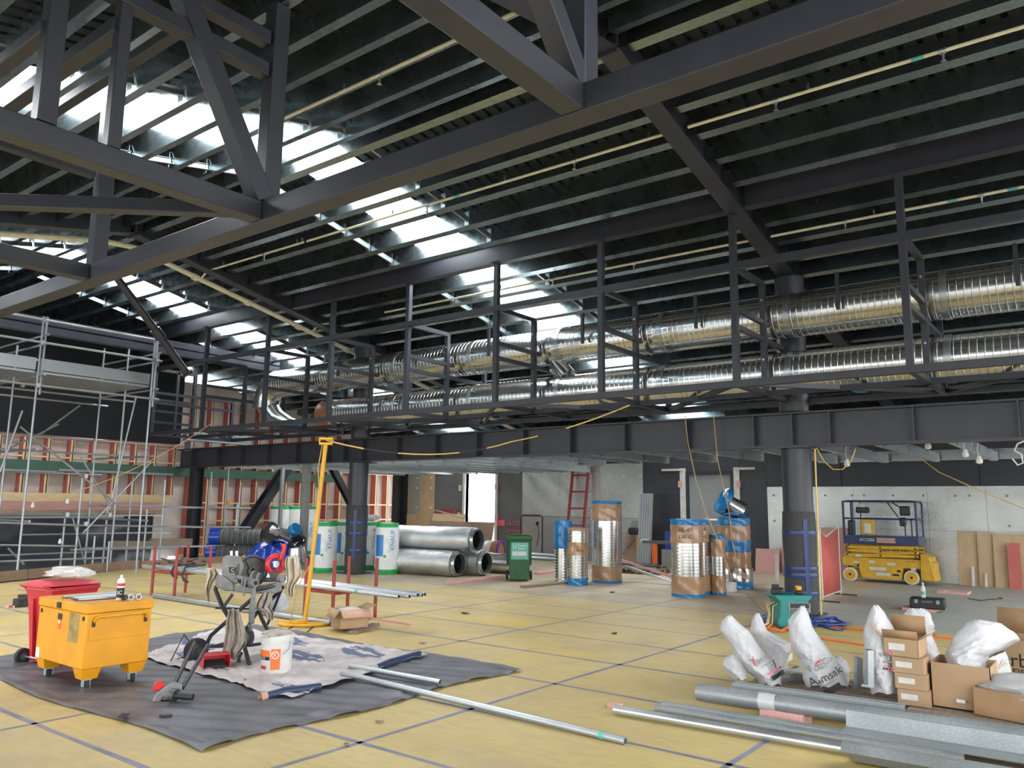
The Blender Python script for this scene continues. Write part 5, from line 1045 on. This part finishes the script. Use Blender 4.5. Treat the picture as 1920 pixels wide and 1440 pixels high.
leaner('pink_board', 'dark pink narrow board leaning on the plywood at the right', 'board', 1881, 1905, .98, 20.74, 'pine_pink', .02, .08); leaner('timber_stake', 'thin grey stake leaning on the left plywood sheet', 'stake', 1812, 1817, .42, 20.8, 'offwhite', .02, .08); leaner('timber_stake', 'thin grey stake leaning on the middle plywood sheet', 'stake', 1836, 1840, .3, 20.78, 'offwhite', .02, .08)
leaner('gypsum_board', 'pink plasterboard sheet standing behind the capped duct stack', 'plasterboard', 1412, 1456, .62, 20.8, 'pine_rose', .013, .1); leaner('gypsum_board', 'tall pink plasterboard sheet leaning left of the bubble-wrapped column', 'plasterboard', 1462, 1500, 1.25, 20.9, 'pine_rose', .013, .12); leaner('gypsum_board', 'pink board leaning on the wall behind the red mesh screen', 'plasterboard', 1535, 1584, 1.2, 20.9, 'pine_rose', .013, .12)
leaner('white_post', 'short white post standing left of the bubble-wrapped column', 'post', 1449, 1454, .62, 18.6, 'offwhite', .05, .0)
# red mesh screen
a, b = fl(1543, 1128), fl(1577, 1115); t = thing('mesh_screen', 'red mesh safety screen on thin legs beside the right column', 'screen', a); d = b-a
H0 = 1.32; pr = [V((0, 0, .08)), V((0, 0, H0-.06)), d*.3+V((0, 0, H0-.17)), d+V((0, 0, H0)), d+V((0, 0, .08))]
MB().add(pr, [(0, 1, 2, 3, 4)]).build('mesh_panel', 'mesh_red', t, thick=.006); MB().tube(pr, .015, 6, closed=True).build('screen_frame', 'offwhite', t)
for o in (V((0, 0, 0)), d): MB().cyl(o+V((-.0, -.3, .012)), o+V((0, .3, .012)), .012, n=6).build('foot', 'rubber', t); MB().cyl(o, o+V((0, 0, .1)), .012, n=6).build('leg', 'galv', t)
# black tool case on pink frames
def pframe(u, v, lab, sx=.55, sy=.5):
    p = fl(u, v); t = thing('timber_surround', lab, 'timber surround', p)
    for b in (((0, -sy/2, 0), (.09, sy/2, .045)), ((sx-.09, -sy/2, 0), (sx, sy/2, .045)), ((.09, -sy/2, 0), (sx-.09, -sy/2+.09, .045)), ((.09, sy/2-.09, 0), (sx-.09, sy/2, .045))): MB().span(*b).build('rail', 'pine_rose', t)
pframe(1722, 1146, 'pink timber frame lying under the black tool case'); pframe(1785, 1114, 'pink timber frame lying on the concrete near the lift', .5, .55)
p = fl(1736, 1142, .05); t = thing('tool_case', 'black plastic tool case lying on a pink timber frame', 'tool case', (p.x+.2, p.y, .046), .1); MB().box((0, 0, .085), (.36, .52, .17)).build('case', 'black', t, bevel=.02); MB().box((-.18, 0, .12), (.02, .16, .03)).build('handle', 'flex_grey', t)
for y in (-.16, .16): MB().box((-.182, y, .12), (.012, .05, .06)).build('latch', 'steel_grey', t)
t = thing('drink_bottle', 'clear drink bottle standing on the black tool case', 'bottle', (p.x+.2, p.y+.06, .217)); MB().lathe([(0, 0), (.032, 0), (.036, .02), (.036, .13), (.03, .17), (.014, .2), (.013, .22)], n=20).build('bottle', 'film_clear', t); MB().lathe([(.015, .22), (.015, .24), (0, .24)], n=14).build('cap', 'white', t); MB().lathe([(.0365, .05), (.0365, .1)], n=20).build('label_band', 'bin_teal', t)
# teal power distribution box with chargers and cords
G = fl(1492, 1182)+E2*.22; t = thing('power_box', 'teal site power box standing before the right column with tools on top', 'power box', G, atan2(E2.y, E2.x)-pi/2)
MB().prism([(-.23, .02), (.24, .02), (.24, .14), (.2, .18), (.2, .38), (.26, .43), (.26, .47), (-.26, .47), (-.26, .43), (-.2, .38), (-.2, .18), (-.23, .14)], lambda a, b, s: V((a, s, b)), -.2, .22).build('body', 'teal', t, bevel=.02)
MB().box((.07, -.205, .3), (.3, .012, .13)).build('socket_panel', 'steel_grey', t); MB().box((.07, -.213, .33), (.26, .012, .06)).build('breaker_window', 'black', t)
for k in range(4): MB().box((-.03+k*.065, -.215, .265), (.05, .02, .05)).build('socket', 'flex_grey', t)
for k in range(5): MB().tube([(-.2, -.1+.05*k, .34), (-.27-.01*k, -.12+.05*k, .31), (-.29, -.15+.04*k, .2), (-.31-.02*k, -.18, .08), (-.4-.04*k, -.2, .02)], .007, 6).build('plug_lead', ['cord_yellow', 'rubber', 'cord_tan', 'offwhite', 'cord_yellow'][k], t)
up_ = Matrix.Rotation(atan2(E2.y, E2.x)-pi/2, 3, 'Z')
o = G+up_ @ V((-.17, -.02, .47)); t = thing('tool_charger', 'black battery charger on the left of the teal power box', 'charger', o, .3); MB().box((0, 0, .04), (.26, .16, .08)).build('body', 'black', t, bevel=.015); MB().box((-.02, .02, .1), (.13, .1, .05)).build('battery', 'rubber', t)
o = G+up_ @ V((.12, -.05, .47)); t = thing('cordless_tool', 'yellow and black cordless tool lying on the teal power box', 'cordless tool', o, .5); MB().box((0, 0, .03), (.2, .1, .055)).build('body', 'black', t, bevel=.015); MB().box((0, .0, .085), (.12, .07, .06)).build('yellow_casing', 'yellow_pole', t, bevel=.012); MB().cyl((.05, 0, .08), (.15, .02, .07), .018, n=10).build('nose', 'black', t)
def coil(label, mt, pts, loops, seed, r=.009, name='extension_cord'):
    r_ = random.Random(seed); P = []
    for (u, v, ru) in loops:
        c = fl(u, v)
        for k in range(26): a = k*.75+r_.uniform(-.2, .2); rr = ru*(1+r_.uniform(-.35, .3)); P.append(V((c.x+rr*cos(a)*1.0, c.y+rr*sin(a)*.8, .012+r_.uniform(0, .07))))
    P += [fl(u, v, .012) for u, v in pts]
    Sm = []
    for i in range(len(P)-1):
        for k in range(3):
            f = k/3; p0 = P[max(i-1, 0)]; p1 = P[i]; p2 = P[i+1]; p3 = P[min(i+2, len(P)-1)]
            Sm.append(.5*((2*p1)+(p2-p0)*f+(2*p0-5*p1+4*p2-p3)*f*f+(3*p1-p0-3*p2+p3)*f**3))
    MB().tube(Sm+[P[-1]], r, 6).build(name, mt, label=label, cat='cord')
coil('blue extension cord heaped around the teal power box', 'cord_blue', [(1545, 1175), (1580, 1182), (1572, 1168), (1540, 1170)], [(1460, 1168, .3), (1500, 1172, .3), (1555, 1172, .28)], 2, .011); coil('orange extension cord trailing behind the Aimsak bag', 'cord_orange', [(1500, 1190), (1530, 1196), (1580, 1203), (1640, 1212), (1700, 1218)], [(1460, 1182, .22)], 5, .011)
coil('orange hose lying along the concrete edge at the right', 'cord_orange', [(1540, 1172), (1585, 1178), (1640, 1184), (1700, 1189), (1780, 1196), (1880, 1205), (1990, 1213)], [], 6, .014)
coil('tan cord running over the floor to the teal power box', 'cord_tan', [(1380, 1092), (1400, 1110), (1420, 1130), (1440, 1148), (1462, 1145), (1475, 1135)], [], 7, .009); coil('grey cord on the concrete right of the tool case', 'rubber', [(1815, 1122), (1840, 1126), (1850, 1124), (1868, 1123), (1880, 1122), (1872, 1120)], [], 8, .008)
# ================================================================== hanging leads from the girder
def drop(label, mt, pts, x=None, r=.008, plug=True):
    P = [on(u, v, x=xx) for u, v, xx in pts]; t = thing('hanging_lead', label, 'cable', P[0]); MB().tube([p-P[0] for p in P], r, 6).build('cable', mt, t)
    return t
drop('tan lead hanging slanted from the girder past the fat wrapped ducts', 'cord_tan', [(1284, 780, 12.9), (1290, 830, 12.95), (1305, 900, 13.0), (1325, 965, 13.0), (1345, 1010, 13.1), (1372, 1083, 13.4)]); drop('tan lead hanging from the girder to the capped duct stack', 'cord_tan', [(1338, 780, 12.9), (1345, 860, 13.0), (1358, 920, 13.3), (1368, 965, 13.6), (1372, 1010, 13.7), (1382, 1055, 13.8), (1388, 1090, 14.0)])
drop('yellow lead looped under the girder right of the column', 'cord_yellow', [(1531, 840, 13.0), (1545, 865, 13.1), (1562, 880, 13.1), (1580, 880, 13.1), (1596, 865, 13.1), (1604, 842, 13.1)]); drop('yellow lead running straight down the right column', 'cord_yellow', [(1528, 842, 12.95), (1530, 900, 12.9), (1534, 1000, 12.9), (1538, 1115, 12.9), (1540, 1153, 12.88)], r=.013)
drop('yellow lead stretched to the right edge below the joists', 'cord_yellow', [(1727, 860, 16.0), (1760, 885, 15.5), (1820, 912, 15.0), (1880, 938, 14.5), (1960, 968, 14)]); drop('white curly lead hanging at the right edge under the girder', 'offwhite', [(1925, 825, 13.0), (1908, 832, 13.0), (1902, 845, 13.0), (1915, 852, 13), (1918, 868, 13), (1908, 872, 13.0), (1898, 860, 13)], r=.012)
for i, (u, v) in enumerate(((1740, 835), (1810, 850), (1836, 862), (1588, 868))):
    p = on(u, v, x=14.2); t = thing('lamp_holder', 'small white lamp holder under the joists, '+['left one right of the column', 'middle one at the right', 'farthest right', 'right beside the column'][i], 'lamp', p); MB().lathe([(0, -.07), (.045, -.05), (.05, -.01), (.03, .03), (.028, .06)], n=14).build('holder', 'white', t); MB().tube([(0, 0, .06), (.02, .02, (2.72-p.z)/2), (0, 0, max(.2, 2.72-p.z))], .008, 6).build('lead', 'offwhite', t)

# ================================================================== LEFT / CENTRE BACKGROUND
# insulation rolls
def roll(c, label, rz, r=.29, h=1.2):
    t = thing('insulation_roll', label, 'insulation roll', (c[0], c[1], 0), rz, group='insulation rolls')
    MB().lathe([(r*.96, .11), (r, .16), (r, h-.16), (r*.96, h-.1)], n=28).build('white_wrap', 'knauf_white', t); MB().lathe([(0, .0), (r*.93, 0), (r*.97, .02), (r*.965, .11)], n=28).build('green_base', 'knauf_green', t)
    MB().grid(28, 3, lambda p, q: V(((r*.965-.02*q)*cos(2*pi*p), (r*.965-.02*q)*sin(2*pi*p), h-.1+.1*q+.015*q*sin(p*2*pi*3)))).build('green_top', 'knauf_green', t); MB().lathe([(r*.94, h-.01), (r*.5, h+.01), (0, h-.02)], n=28).build('top_film', 'knauf_white', t)
    va_ = atan2(-E2.y, -E2.x)-rz
    MB().grid(8, 1, lambda p, q: V(((r+.004)*cos(va_-.9+.75*p), (r+.004)*sin(va_-.9+.75*p), .42+.5*q))).build('blue_label', 'knauf_blue', t)
    text_mb('KNAUF', .145, lambda x, y: V(((r+.005)*cos(va_+.62-y/r), (r+.005)*sin(va_+.62-y/r), .80+x)) if True else None).build('lettering', 'knauf_blue', t)
    text_mb('insulation', .06, lambda x, y: V(((r+.005)*cos(va_+.35-y/r), (r+.005)*sin(va_+.35-y/r), .62+x))).build('lettering', 'steel_grey', t); MB().lathe([(0, .0), (.035, .0)], V((cos(va_+.0)*(r+.005), sin(va_+0)*(r+.005), .42)), V((cos(va_), sin(va_), 0)), 14).build('green_mark', 'knauf_green', t)
for i, (u, v, lab) in enumerate(((611, 1074, 'white insulation roll with green ends left of the wrapped column, in front'), (640, 1071, 'white insulation roll tucked against the left side of the wrapped column'), (708, 1077, 'white insulation roll with green ends right of the wrapped column, in front'), (688, 1070, 'white insulation roll half hidden right behind the wrapped column'))):
    c = at(u, v, .29); roll(c+(E2*.3 if i in (1, 3) else E2*0)+E1*(.2 if i == 2 else -.05 if i == 0 else 0), lab, .15*i)
for i, (u, lab) in enumerate(((520, 'white insulation roll in the far row, left one'), (548, 'white insulation roll in the far row, middle one'), (575, 'white insulation roll in the far row, right one'))):
    p = on(u, 1030, y=21.2+.2*i); roll((p.x, p.y), lab, .4*i, .3, 1.55)
crumple((*at(690, 1068, .5).xy, 1.28), .3, .25, .1, 17).build('crumpled_film', 'bag_clear', label='crumpled clear film on top of the insulation rolls right of the column', cat='plastic film')
# foil insulated ducts and bare ducts lying on the floor
def lying(lab, p0, p1, r, mt, nm='foil_duct', core=True, n=28):
    p0, p1 = V(p0), V(p1); t = thing(nm, lab, 'duct', p0); d = p1-p0; L = d.length; e = d.normalized(); prof = []
    k = int(L/.12)
    for i in range(k+1): prof.append((r*(1-.012*(i % 2)-.012*sin(i*1.7)), L*i/k))
    MB().lathe(prof, (0, 0, 0), d, n).build('jacket', mt, t)
    if core:
        MB().lathe([(r*.98, -.01), (r*.86, -.025), (r*.84, -.10), (r*.80, -.10), (r*.78, .6), (0, .6)], (0, 0, 0), d, n).build('collar', 'galv', t); MB().lathe([(r*.775, .02), (r*.775, .55), (0, .56)], (0, 0, 0), d, n).build('bore', 'black', t); MB().lathe([(r*.99, L), (0, L)], (0, 0, 0), d, n).build('end', 'foil_soft', t)
    return t
R_ = .30; a = at(848, 1084, 0)
p0 = V((a.x+.3, a.y+.15, R_)); dirn = V((-.12, 1, 0)).normalized(); sdir = V((dirn.y, -dirn.x, 0))
lying('foil-wrapped duct on the floor, front one of the pile', p0, p0+dirn*2.25, R_, 'foil'); lying('foil-wrapped duct on the floor, back one of the pile', p0+sdir*.62-dirn*.35, p0+sdir*.62+dirn*2.2, R_, 'foil'); lying('foil-wrapped duct lying on top of the pile', p0+sdir*.31+V((0, 0, .54))-dirn*.3, p0+sdir*.31+V((0, 0, .54))+dirn*2.15, R_, 'foil')
b = fl(945, 1080); lying('bare spiral duct on the floor behind the green bin', V((b.x+.6, b.y+.1, .24)), V((b.x+.5, b.y+1.6, .24)), .24, 'galv_duct', 'spiral_duct', True)
a = fl(1012, 1050)
for i in range(4): pipe((a.x+.1*i, a.y-.9, .05+.1*(i % 2)), (a.x+.1*i, a.y+.6, .05+.1*(i % 2)), .05, 'zinc_bright', 'bright steel pipe in the pile behind the green bin, '+['nearest', 'second', 'third', 'farthest'][i], .9, group='pipes behind the green bin')
# plywood leaning by the doorway, drum collar, trolley
t = leaner('plywood_sheet', 'large brown plywood sheet leaning in front of the doorway', 'plywood', 797, 918, 1.12, 19.6, 'ply_brown', .02, .25)
leaner('timber_board', 'pale board standing behind the large plywood sheet', 'board', 808, 868, 1.35, 20.3, 'pine_light', .04, .1); leaner('red_board', 'dark red triangular board behind the large plywood sheet', 'board', 812, 850, 1.5, 20.5, 'red_paint', .02, .06)
MB().tube([V((on(802, 1010, x=19.5).x, on(802, 1010, x=19.5).y, 0)), on(806, 985, x=19.5), on(812, 958, x=19.5), on(818, 957, x=19.5), on(870, 972, x=19.5)], .02, 6).build('bent_tube', 'steel_grey', label='bent grey tube leaning over the large plywood sheet', cat='tube')
c = fl(928, 1062); t = thing('drum_collar', 'clear and brown round duct collar standing by the plywood sheet', 'duct collar', (c.x+.3, c.y+.3, .34)); MB().lathe([(.33, -.22), (.34, -.2), (.34, 0)], (0, 0, 0), -E2*.35+E1, 28).build('clear_sleeve', 'film_clear', t); MB().lathe([(.34, 0), (.345, .02), (.345, .17), (.33, .2)], (0, 0, 0), -E2*.35+E1, 28).build('brown_band', 'drum_brown', t); MB().lathe([(.35, .2), (.35, .24), (.3, .24), (.3, .2)], (0, 0, 0), -E2*.35+E1, 28).build('blue_rim', 'purple', t); MB().lathe([(.3, .22), (0, .2)], (0, 0, 0), -E2*.35+E1, 28).build('end_disc', 'drum_brown', t)
t = thing('small_canister', 'small red and clear canister in front of the round collar', 'canister', fl(912, 1056)); MB().lathe([(0, 0), (.11, 0), (.11, .2), (.09, .26), (.04, .3), (.04, .34), (0, .34)], n=16).build('body', 'film_clear', t); MB().lathe([(.113, .05), (.113, .12)], n=16).build('red_band', 'red_gloss', t)
tr_ = fl(985, 1052); t = thing('hand_trolley', 'black tube hand trolley standing behind the green bin', 'trolley', (tr_.x+1, tr_.y+.4, 0)); MB().tube([E1*-.42, E1*-.42+V((0, 0, 1.3)), E1*-.36+V((0, 0, 1.36)), E1*.2+V((0, 0, 1.36)), E1*.26+V((0, 0, 1.3)), E1*.26], .022, 8).build('frame', 'black', t); MB().box(E1*.1+V((0, 0, 1.1)), (.1, .05, .12)).build('bracket', 'black', t); MB().tube([E1*.12+V((0, 0, 1.1)), E1*.15+V((0, 0, .7)), E1*.08+V((0, 0, .4))], .02, 6).build('strut', 'flex_grey', t)
t = thing('spray_marking', 'pink spray-painted writing on the grey wall by the doorway', 'wall marking', (XW-.04, yat(955), zat(955, 985)))
text_mb('16-2705', .20, planar((0, -.25, .07), (0, -1, 0), (0, 0, 1))).build('writing', 'pink_print', t); text_mb('SmKanosR', .18, planar((0, -.3, -.16), (0, -1, 0), (0, 0, 1))).build('writing', 'pink_print', t); MB().box((0, .36, .07), (.004, .4, .2)).build('paint_block', 'pink_print', t)
# red ladder against the foil wall
la, lb = on(1058, 1040, x=20.55), on(1088, 1040, x=20.55); t = thing('ladder', 'red-painted ladder leaning upright on the foil wall', 'ladder', (20.55, la.y, 0)); dy = lb.y-la.y
for o in (0, dy): MB().beam((0, o, 0), (.5, o, 2.85), .08, .06, (0, 1, 0)).build('stile', 'red_paint', t)
for k in range(5): f = .2+.18*k; MB().cyl((.5*f, 0, 2.85*f), (.5*f, dy, 2.85*f), .025, n=8).build('rung', 'red_paint', t)
MB().beam((.5, -.02, 2.82), (.5, dy+.02, 2.82), .05, .08).build('top_bar', 'red_paint', t)
# upright galvanised sheets, stand and pile right of the tall wrapped duct
for i in range(5): leaner('roofing_sheet', 'upright galvanised sheet leaning beside the black wall, '+['leftmost', 'second', 'third', 'fourth', 'rightmost'][i]+' of five', 'metal sheet', 1192+4.5*i, 1196+4.5*i, 2.05, 20.2, 'galv_tube', .03, .25)
leaner('window_frame', 'thin grey metal frame leaning at the edge of the upright sheets', 'frame', 1214, 1218, 2.05, 20.1, 'steel_grey', .03, .2); leaner('particle_board', 'brown board leaning on the foil wall behind the tall duct', 'board', 1165, 1186, 1.0, 20.3, 'ply_brown', .02, .3)
c = fl(1197, 1062); t = thing('mitre_saw_stand', 'yellow and black saw on a stand beside the upright sheets', 'saw', (c.x, c.y, 0)); MB().box((0, 0, .45), (.1, .1, .9)).build('yellow_leg', 'yellow_paint', t); MB().box((0, .1, .98), (.3, .3, .2)).build('saw_body', 'black', t, bevel=.04); MB().lathe([(.0, 0), (.14, 0), (.14, .03), (0, .03)], (0, .1, 1.15), (1, 0, 0), 20).build('blade_guard', 'steel_grey', t); MB().beam((0, .1, .8), (.1, .7, .2), .04, .03).build('brace', 'galv', t)
c = fl(1228, 1060)*.94; t = thing('work_stand', 'grey and orange work stand left of the fat wrapped ducts', 'work stand', (c.x, c.y, 0)); MB().beam((0, .35, .72), (0, -.5, .72), .12, .08).build('bar', 'flex_grey', t); MB().box((0, 0, .36), (.09, .12, .66)).build('orange_leg', 'orange_sign', t); MB().box((0, .3, .76), (.1, .2, .06)).build('clamp', 'white', t); MB().box((0, 0, .015), (.4, .3, .03)).build('base', 'flex_grey', t)
c = fl(1258, 1068); t = thing('blue_crate', 'pale blue box with blue film left of the fat wrapped ducts', 'crate', (c.x+.6, c.y+.3, 0)); MB().box((0, 0, .25), (.4, .35, .5)).build('box', 'steel_grey', t); MB().box((-.1, -.05, .75), (.06, .3, .5)).build('frame', 'cord_blue', t)
pallet(at(1205, 1078, .6).xy, 1.2, .9, .1, 'dark wooden pallet under the steel offcuts behind the tall duct', .13)
c = at(1205, 1078, .6); r_ = random.Random(31)
for i in range(7): MB().beam((c.x-.4+.1*i, c.y-.6+.1*(i % 3), .16+.05*(i % 2)), (c.x-.3+.1*i, c.y+.6, .16+.05*(i % 2)), .07, .045).build('steel_offcut', ['galv', 'flex_grey', 'steel_black'][i % 3], label='steel offcut lying on the dark pallet, '+ordinal(i)+' from the front', cat='offcut', group='steel offcuts on the dark pallet')
for i, (a, b, mt, lab) in enumerate((((1165, 1050), (1262, 1082), 'pine_rose', 'long pink timber length propped behind the ducts'), ((1172, 1062), (1262, 1092), 'zinc_bright', 'long bright steel channel propped behind the ducts'))):
    p, q = fl(*a, .42-.1*i), fl(*b, .06); MB().beam(p, q, .07, .05).build('long_length', mt, label=lab, cat='timber' if i == 0 else 'steel channel')
for i, (a, b, mt, lab) in enumerate((((842, 1093), (945, 1080), 'pine_rose', 'pink timber length on the floor left of the green bin'), ((980, 1100), (1062, 1092), 'pallet_wood', 'grey-brown timber length on the floor before the narrow ducts'), ((1005, 1075), (1050, 1070), 'pine_rose', 'short pink timber length behind the green bin'))):
    p, q = fl(*a, .03), fl(*b, .03); MB().beam(p, q, .14, .05).build('timber_length', mt, label=lab, cat='timber')
# purple carton and gold tin behind the foil ducts
c = fl(735, 1052); t = carton('purple_carton', 'purple carton with torn white flaps behind the insulation rolls', (c.x+.5, c.y+.3), .4, .4, .3, .5, ((0, .8, .15, 'white'), (3, .6, .18, 'white')), 'purple', z=.62); MB().box((c.x+.5, c.y+.3, .31), (.5, .5, .61), .5).build('storage_crate', 'ply_pale', label='pale wooden crate under the purple carton', cat='crate', bevel=.01)
t = thing('paint_tin', 'gold tin standing before the purple carton', 'tin', (c.x+.05, c.y-.05, 0)); MB().lathe([(0, 0), (.14, 0), (.14, .55), (.13, .56), (.0, .55)], n=20).build('tin', 'gold_tin', t); MB().lathe([(.145, .53), (.145, .56)], n=20).build('rim', 'galv', t)
# blue tarp heap with tin duct fittings, and flexible ducts
bt = fl(508, 1066); bt = V((bt.x+.4, bt.y+.4, 0)); tp = thing('tarp_heap', 'blue plastic tarp bundled over goods beside the flexible ducts', 'tarp', bt)
def heap(p, q):
    a = 2*pi*p; r = (1-q)*1.0; f = 1+.12*sin(5*a+q*4)+.06*sin(11*a); return V((E1*(1.0*r*f*cos(a))+E2*(.8*r*f*sin(a))))+V((0, 0, .62*(1-(1-q)**2.4)+.05*sin(7*a+q*12)))
MB().grid(60, 16, heap).build('sheet', 'blue_tarp', tp)
def fitting(lab, p, d, prof, mt='galv_duct', cap=None):
    t = thing('duct_fitting', lab, 'duct fitting', p); MB().lathe(prof, (0, 0, 0), d, 24).build('shell', mt, t)
    if cap: MB().lathe([(0, 0), (cap[0], 0)], V(d).normalized()*cap[1], d, 20).build('inside', 'black', t)
    return t
K2 = vp(bt-E2*.3); fitting('tin duct reducer with a dark open mouth on top of the blue tarp', K2(508, 998), -E2*.8-E1*.35+V((0, 0, .1)), [(.15, -.5), (.15, -.25), (.26, 0), (.27, .03)], cap=(.22, -.08)); fitting('long thin tin duct piece lying across the blue tarp', K2(528, 1000), E1*.9-E2*.3+V((0, 0, -.35)), [(.13, -.3), (.13, .3), (.22, .42)]); fitting('round tin duct piece at the right of the blue tarp, tilted', K2(560, 1016), -E2*.7+E1*.5+V((0, 0, -.3)), [(.16, -.4), (.16, -.1), (.2, 0)], cap=(.15, -.08)); fitting('tin duct piece wrapped in blue film on the blue tarp', K2(550, 996), E1*.5-E2*.5+V((0, 0, .4)), [(.16, -.3), (.16, .15), (.13, .18), (0, .18)], 'blue_film'); fitting('large tin cone standing right of the blue tarp', K2(556, 1070)+V((0, 0, 0)), V((-.15, -.1, 1)), [(.28, 0), (.28, .3), (.2, .62)])
for i, (v, z, lab) in enumerate(((1003, .62, 'black flexible duct with a blue end, upper of two at the left'), (1035, .2, 'black flexible duct with a blue end, lower of two at the left'))):
    p0 = on(395-8*i, v+4, y=20.6); p1 = on(490, v+2, y=19.6); p0.z = p1.z = .25+.42*(1-i); t = thing('flexible_duct', lab, 'flexible duct', p0); d = p1-p0; L = d.length; n_ = int(L/.07); prof = []
    for k in range(n_): prof += [(.22, L*k/n_), (.24, L*(k+.5)/n_)]
    MB().lathe(prof+[(.22, L)], (0, 0, 0), d, 20).build('hose', 'flex_grey', t); MB().lathe([(0, -.02), (.2, -.02), (.25, 0), (.255, .28)], (0, 0, 0), d, 20).build('blue_end', 'blue_tarp', t)
    for k in range(0, n_, 2): MB().lathe([(.243, L*(k+.4)/n_), (.248, L*(k+.5)/n_), (.243, L*(k+.6)/n_)], (0, 0, 0), d, 16).build('wire_ring', 'steel_grey', t)
MB().box(fl(420, 1072)+V((.3, .6, .06)), (2.6, .5, .1), -.25).build('ply_panel', 'ply_pale', label='plywood panel on the floor under the flexible ducts', cat='plywood')

# ================================================================== small litter on the floor
rr = random.Random(12)
for u, v, s, mt, lab in ((872, 1151, .14, 'steel_black', 'small dark scrap on the floor right of the pipe ends'), (792, 1207, .08, 'ply_brown', 'small brown chip on the floor above the drop cloth corner'), (711, 1356, .06, 'pallet_wood', 'small brown chip on the floor near the long pipe'), (1148, 1111, .16, 'tape_dkblue', 'scrap of blue film on the floor before the tall duct'), (1152, 1189, .1, 'rubber', 'small dark scrap on the open floor at the centre'), (650, 1399, .06, 'pallet_wood', 'tiny brown chip on the seam tape at the front'), (232, 1345, .12, 'black', 'small black offcut on the ground sheet, left of two'), (310, 1345, .09, 'black', 'small black offcut on the ground sheet, right of two')):
    p = fl(u, v, .03 if u < 320 else .0); a = rr.uniform(0, 3)
    MB().grid(6, 3, lambda x, y: p+V(((x-.5)*s*cos(a)-(y-.5)*s*.5*sin(a), (x-.5)*s*sin(a)+(y-.5)*s*.5*cos(a), .006+.012*abs(sin(x*5+y*3))))).build('floor_scrap', mt, thick=.004, label=lab, cat='scrap')
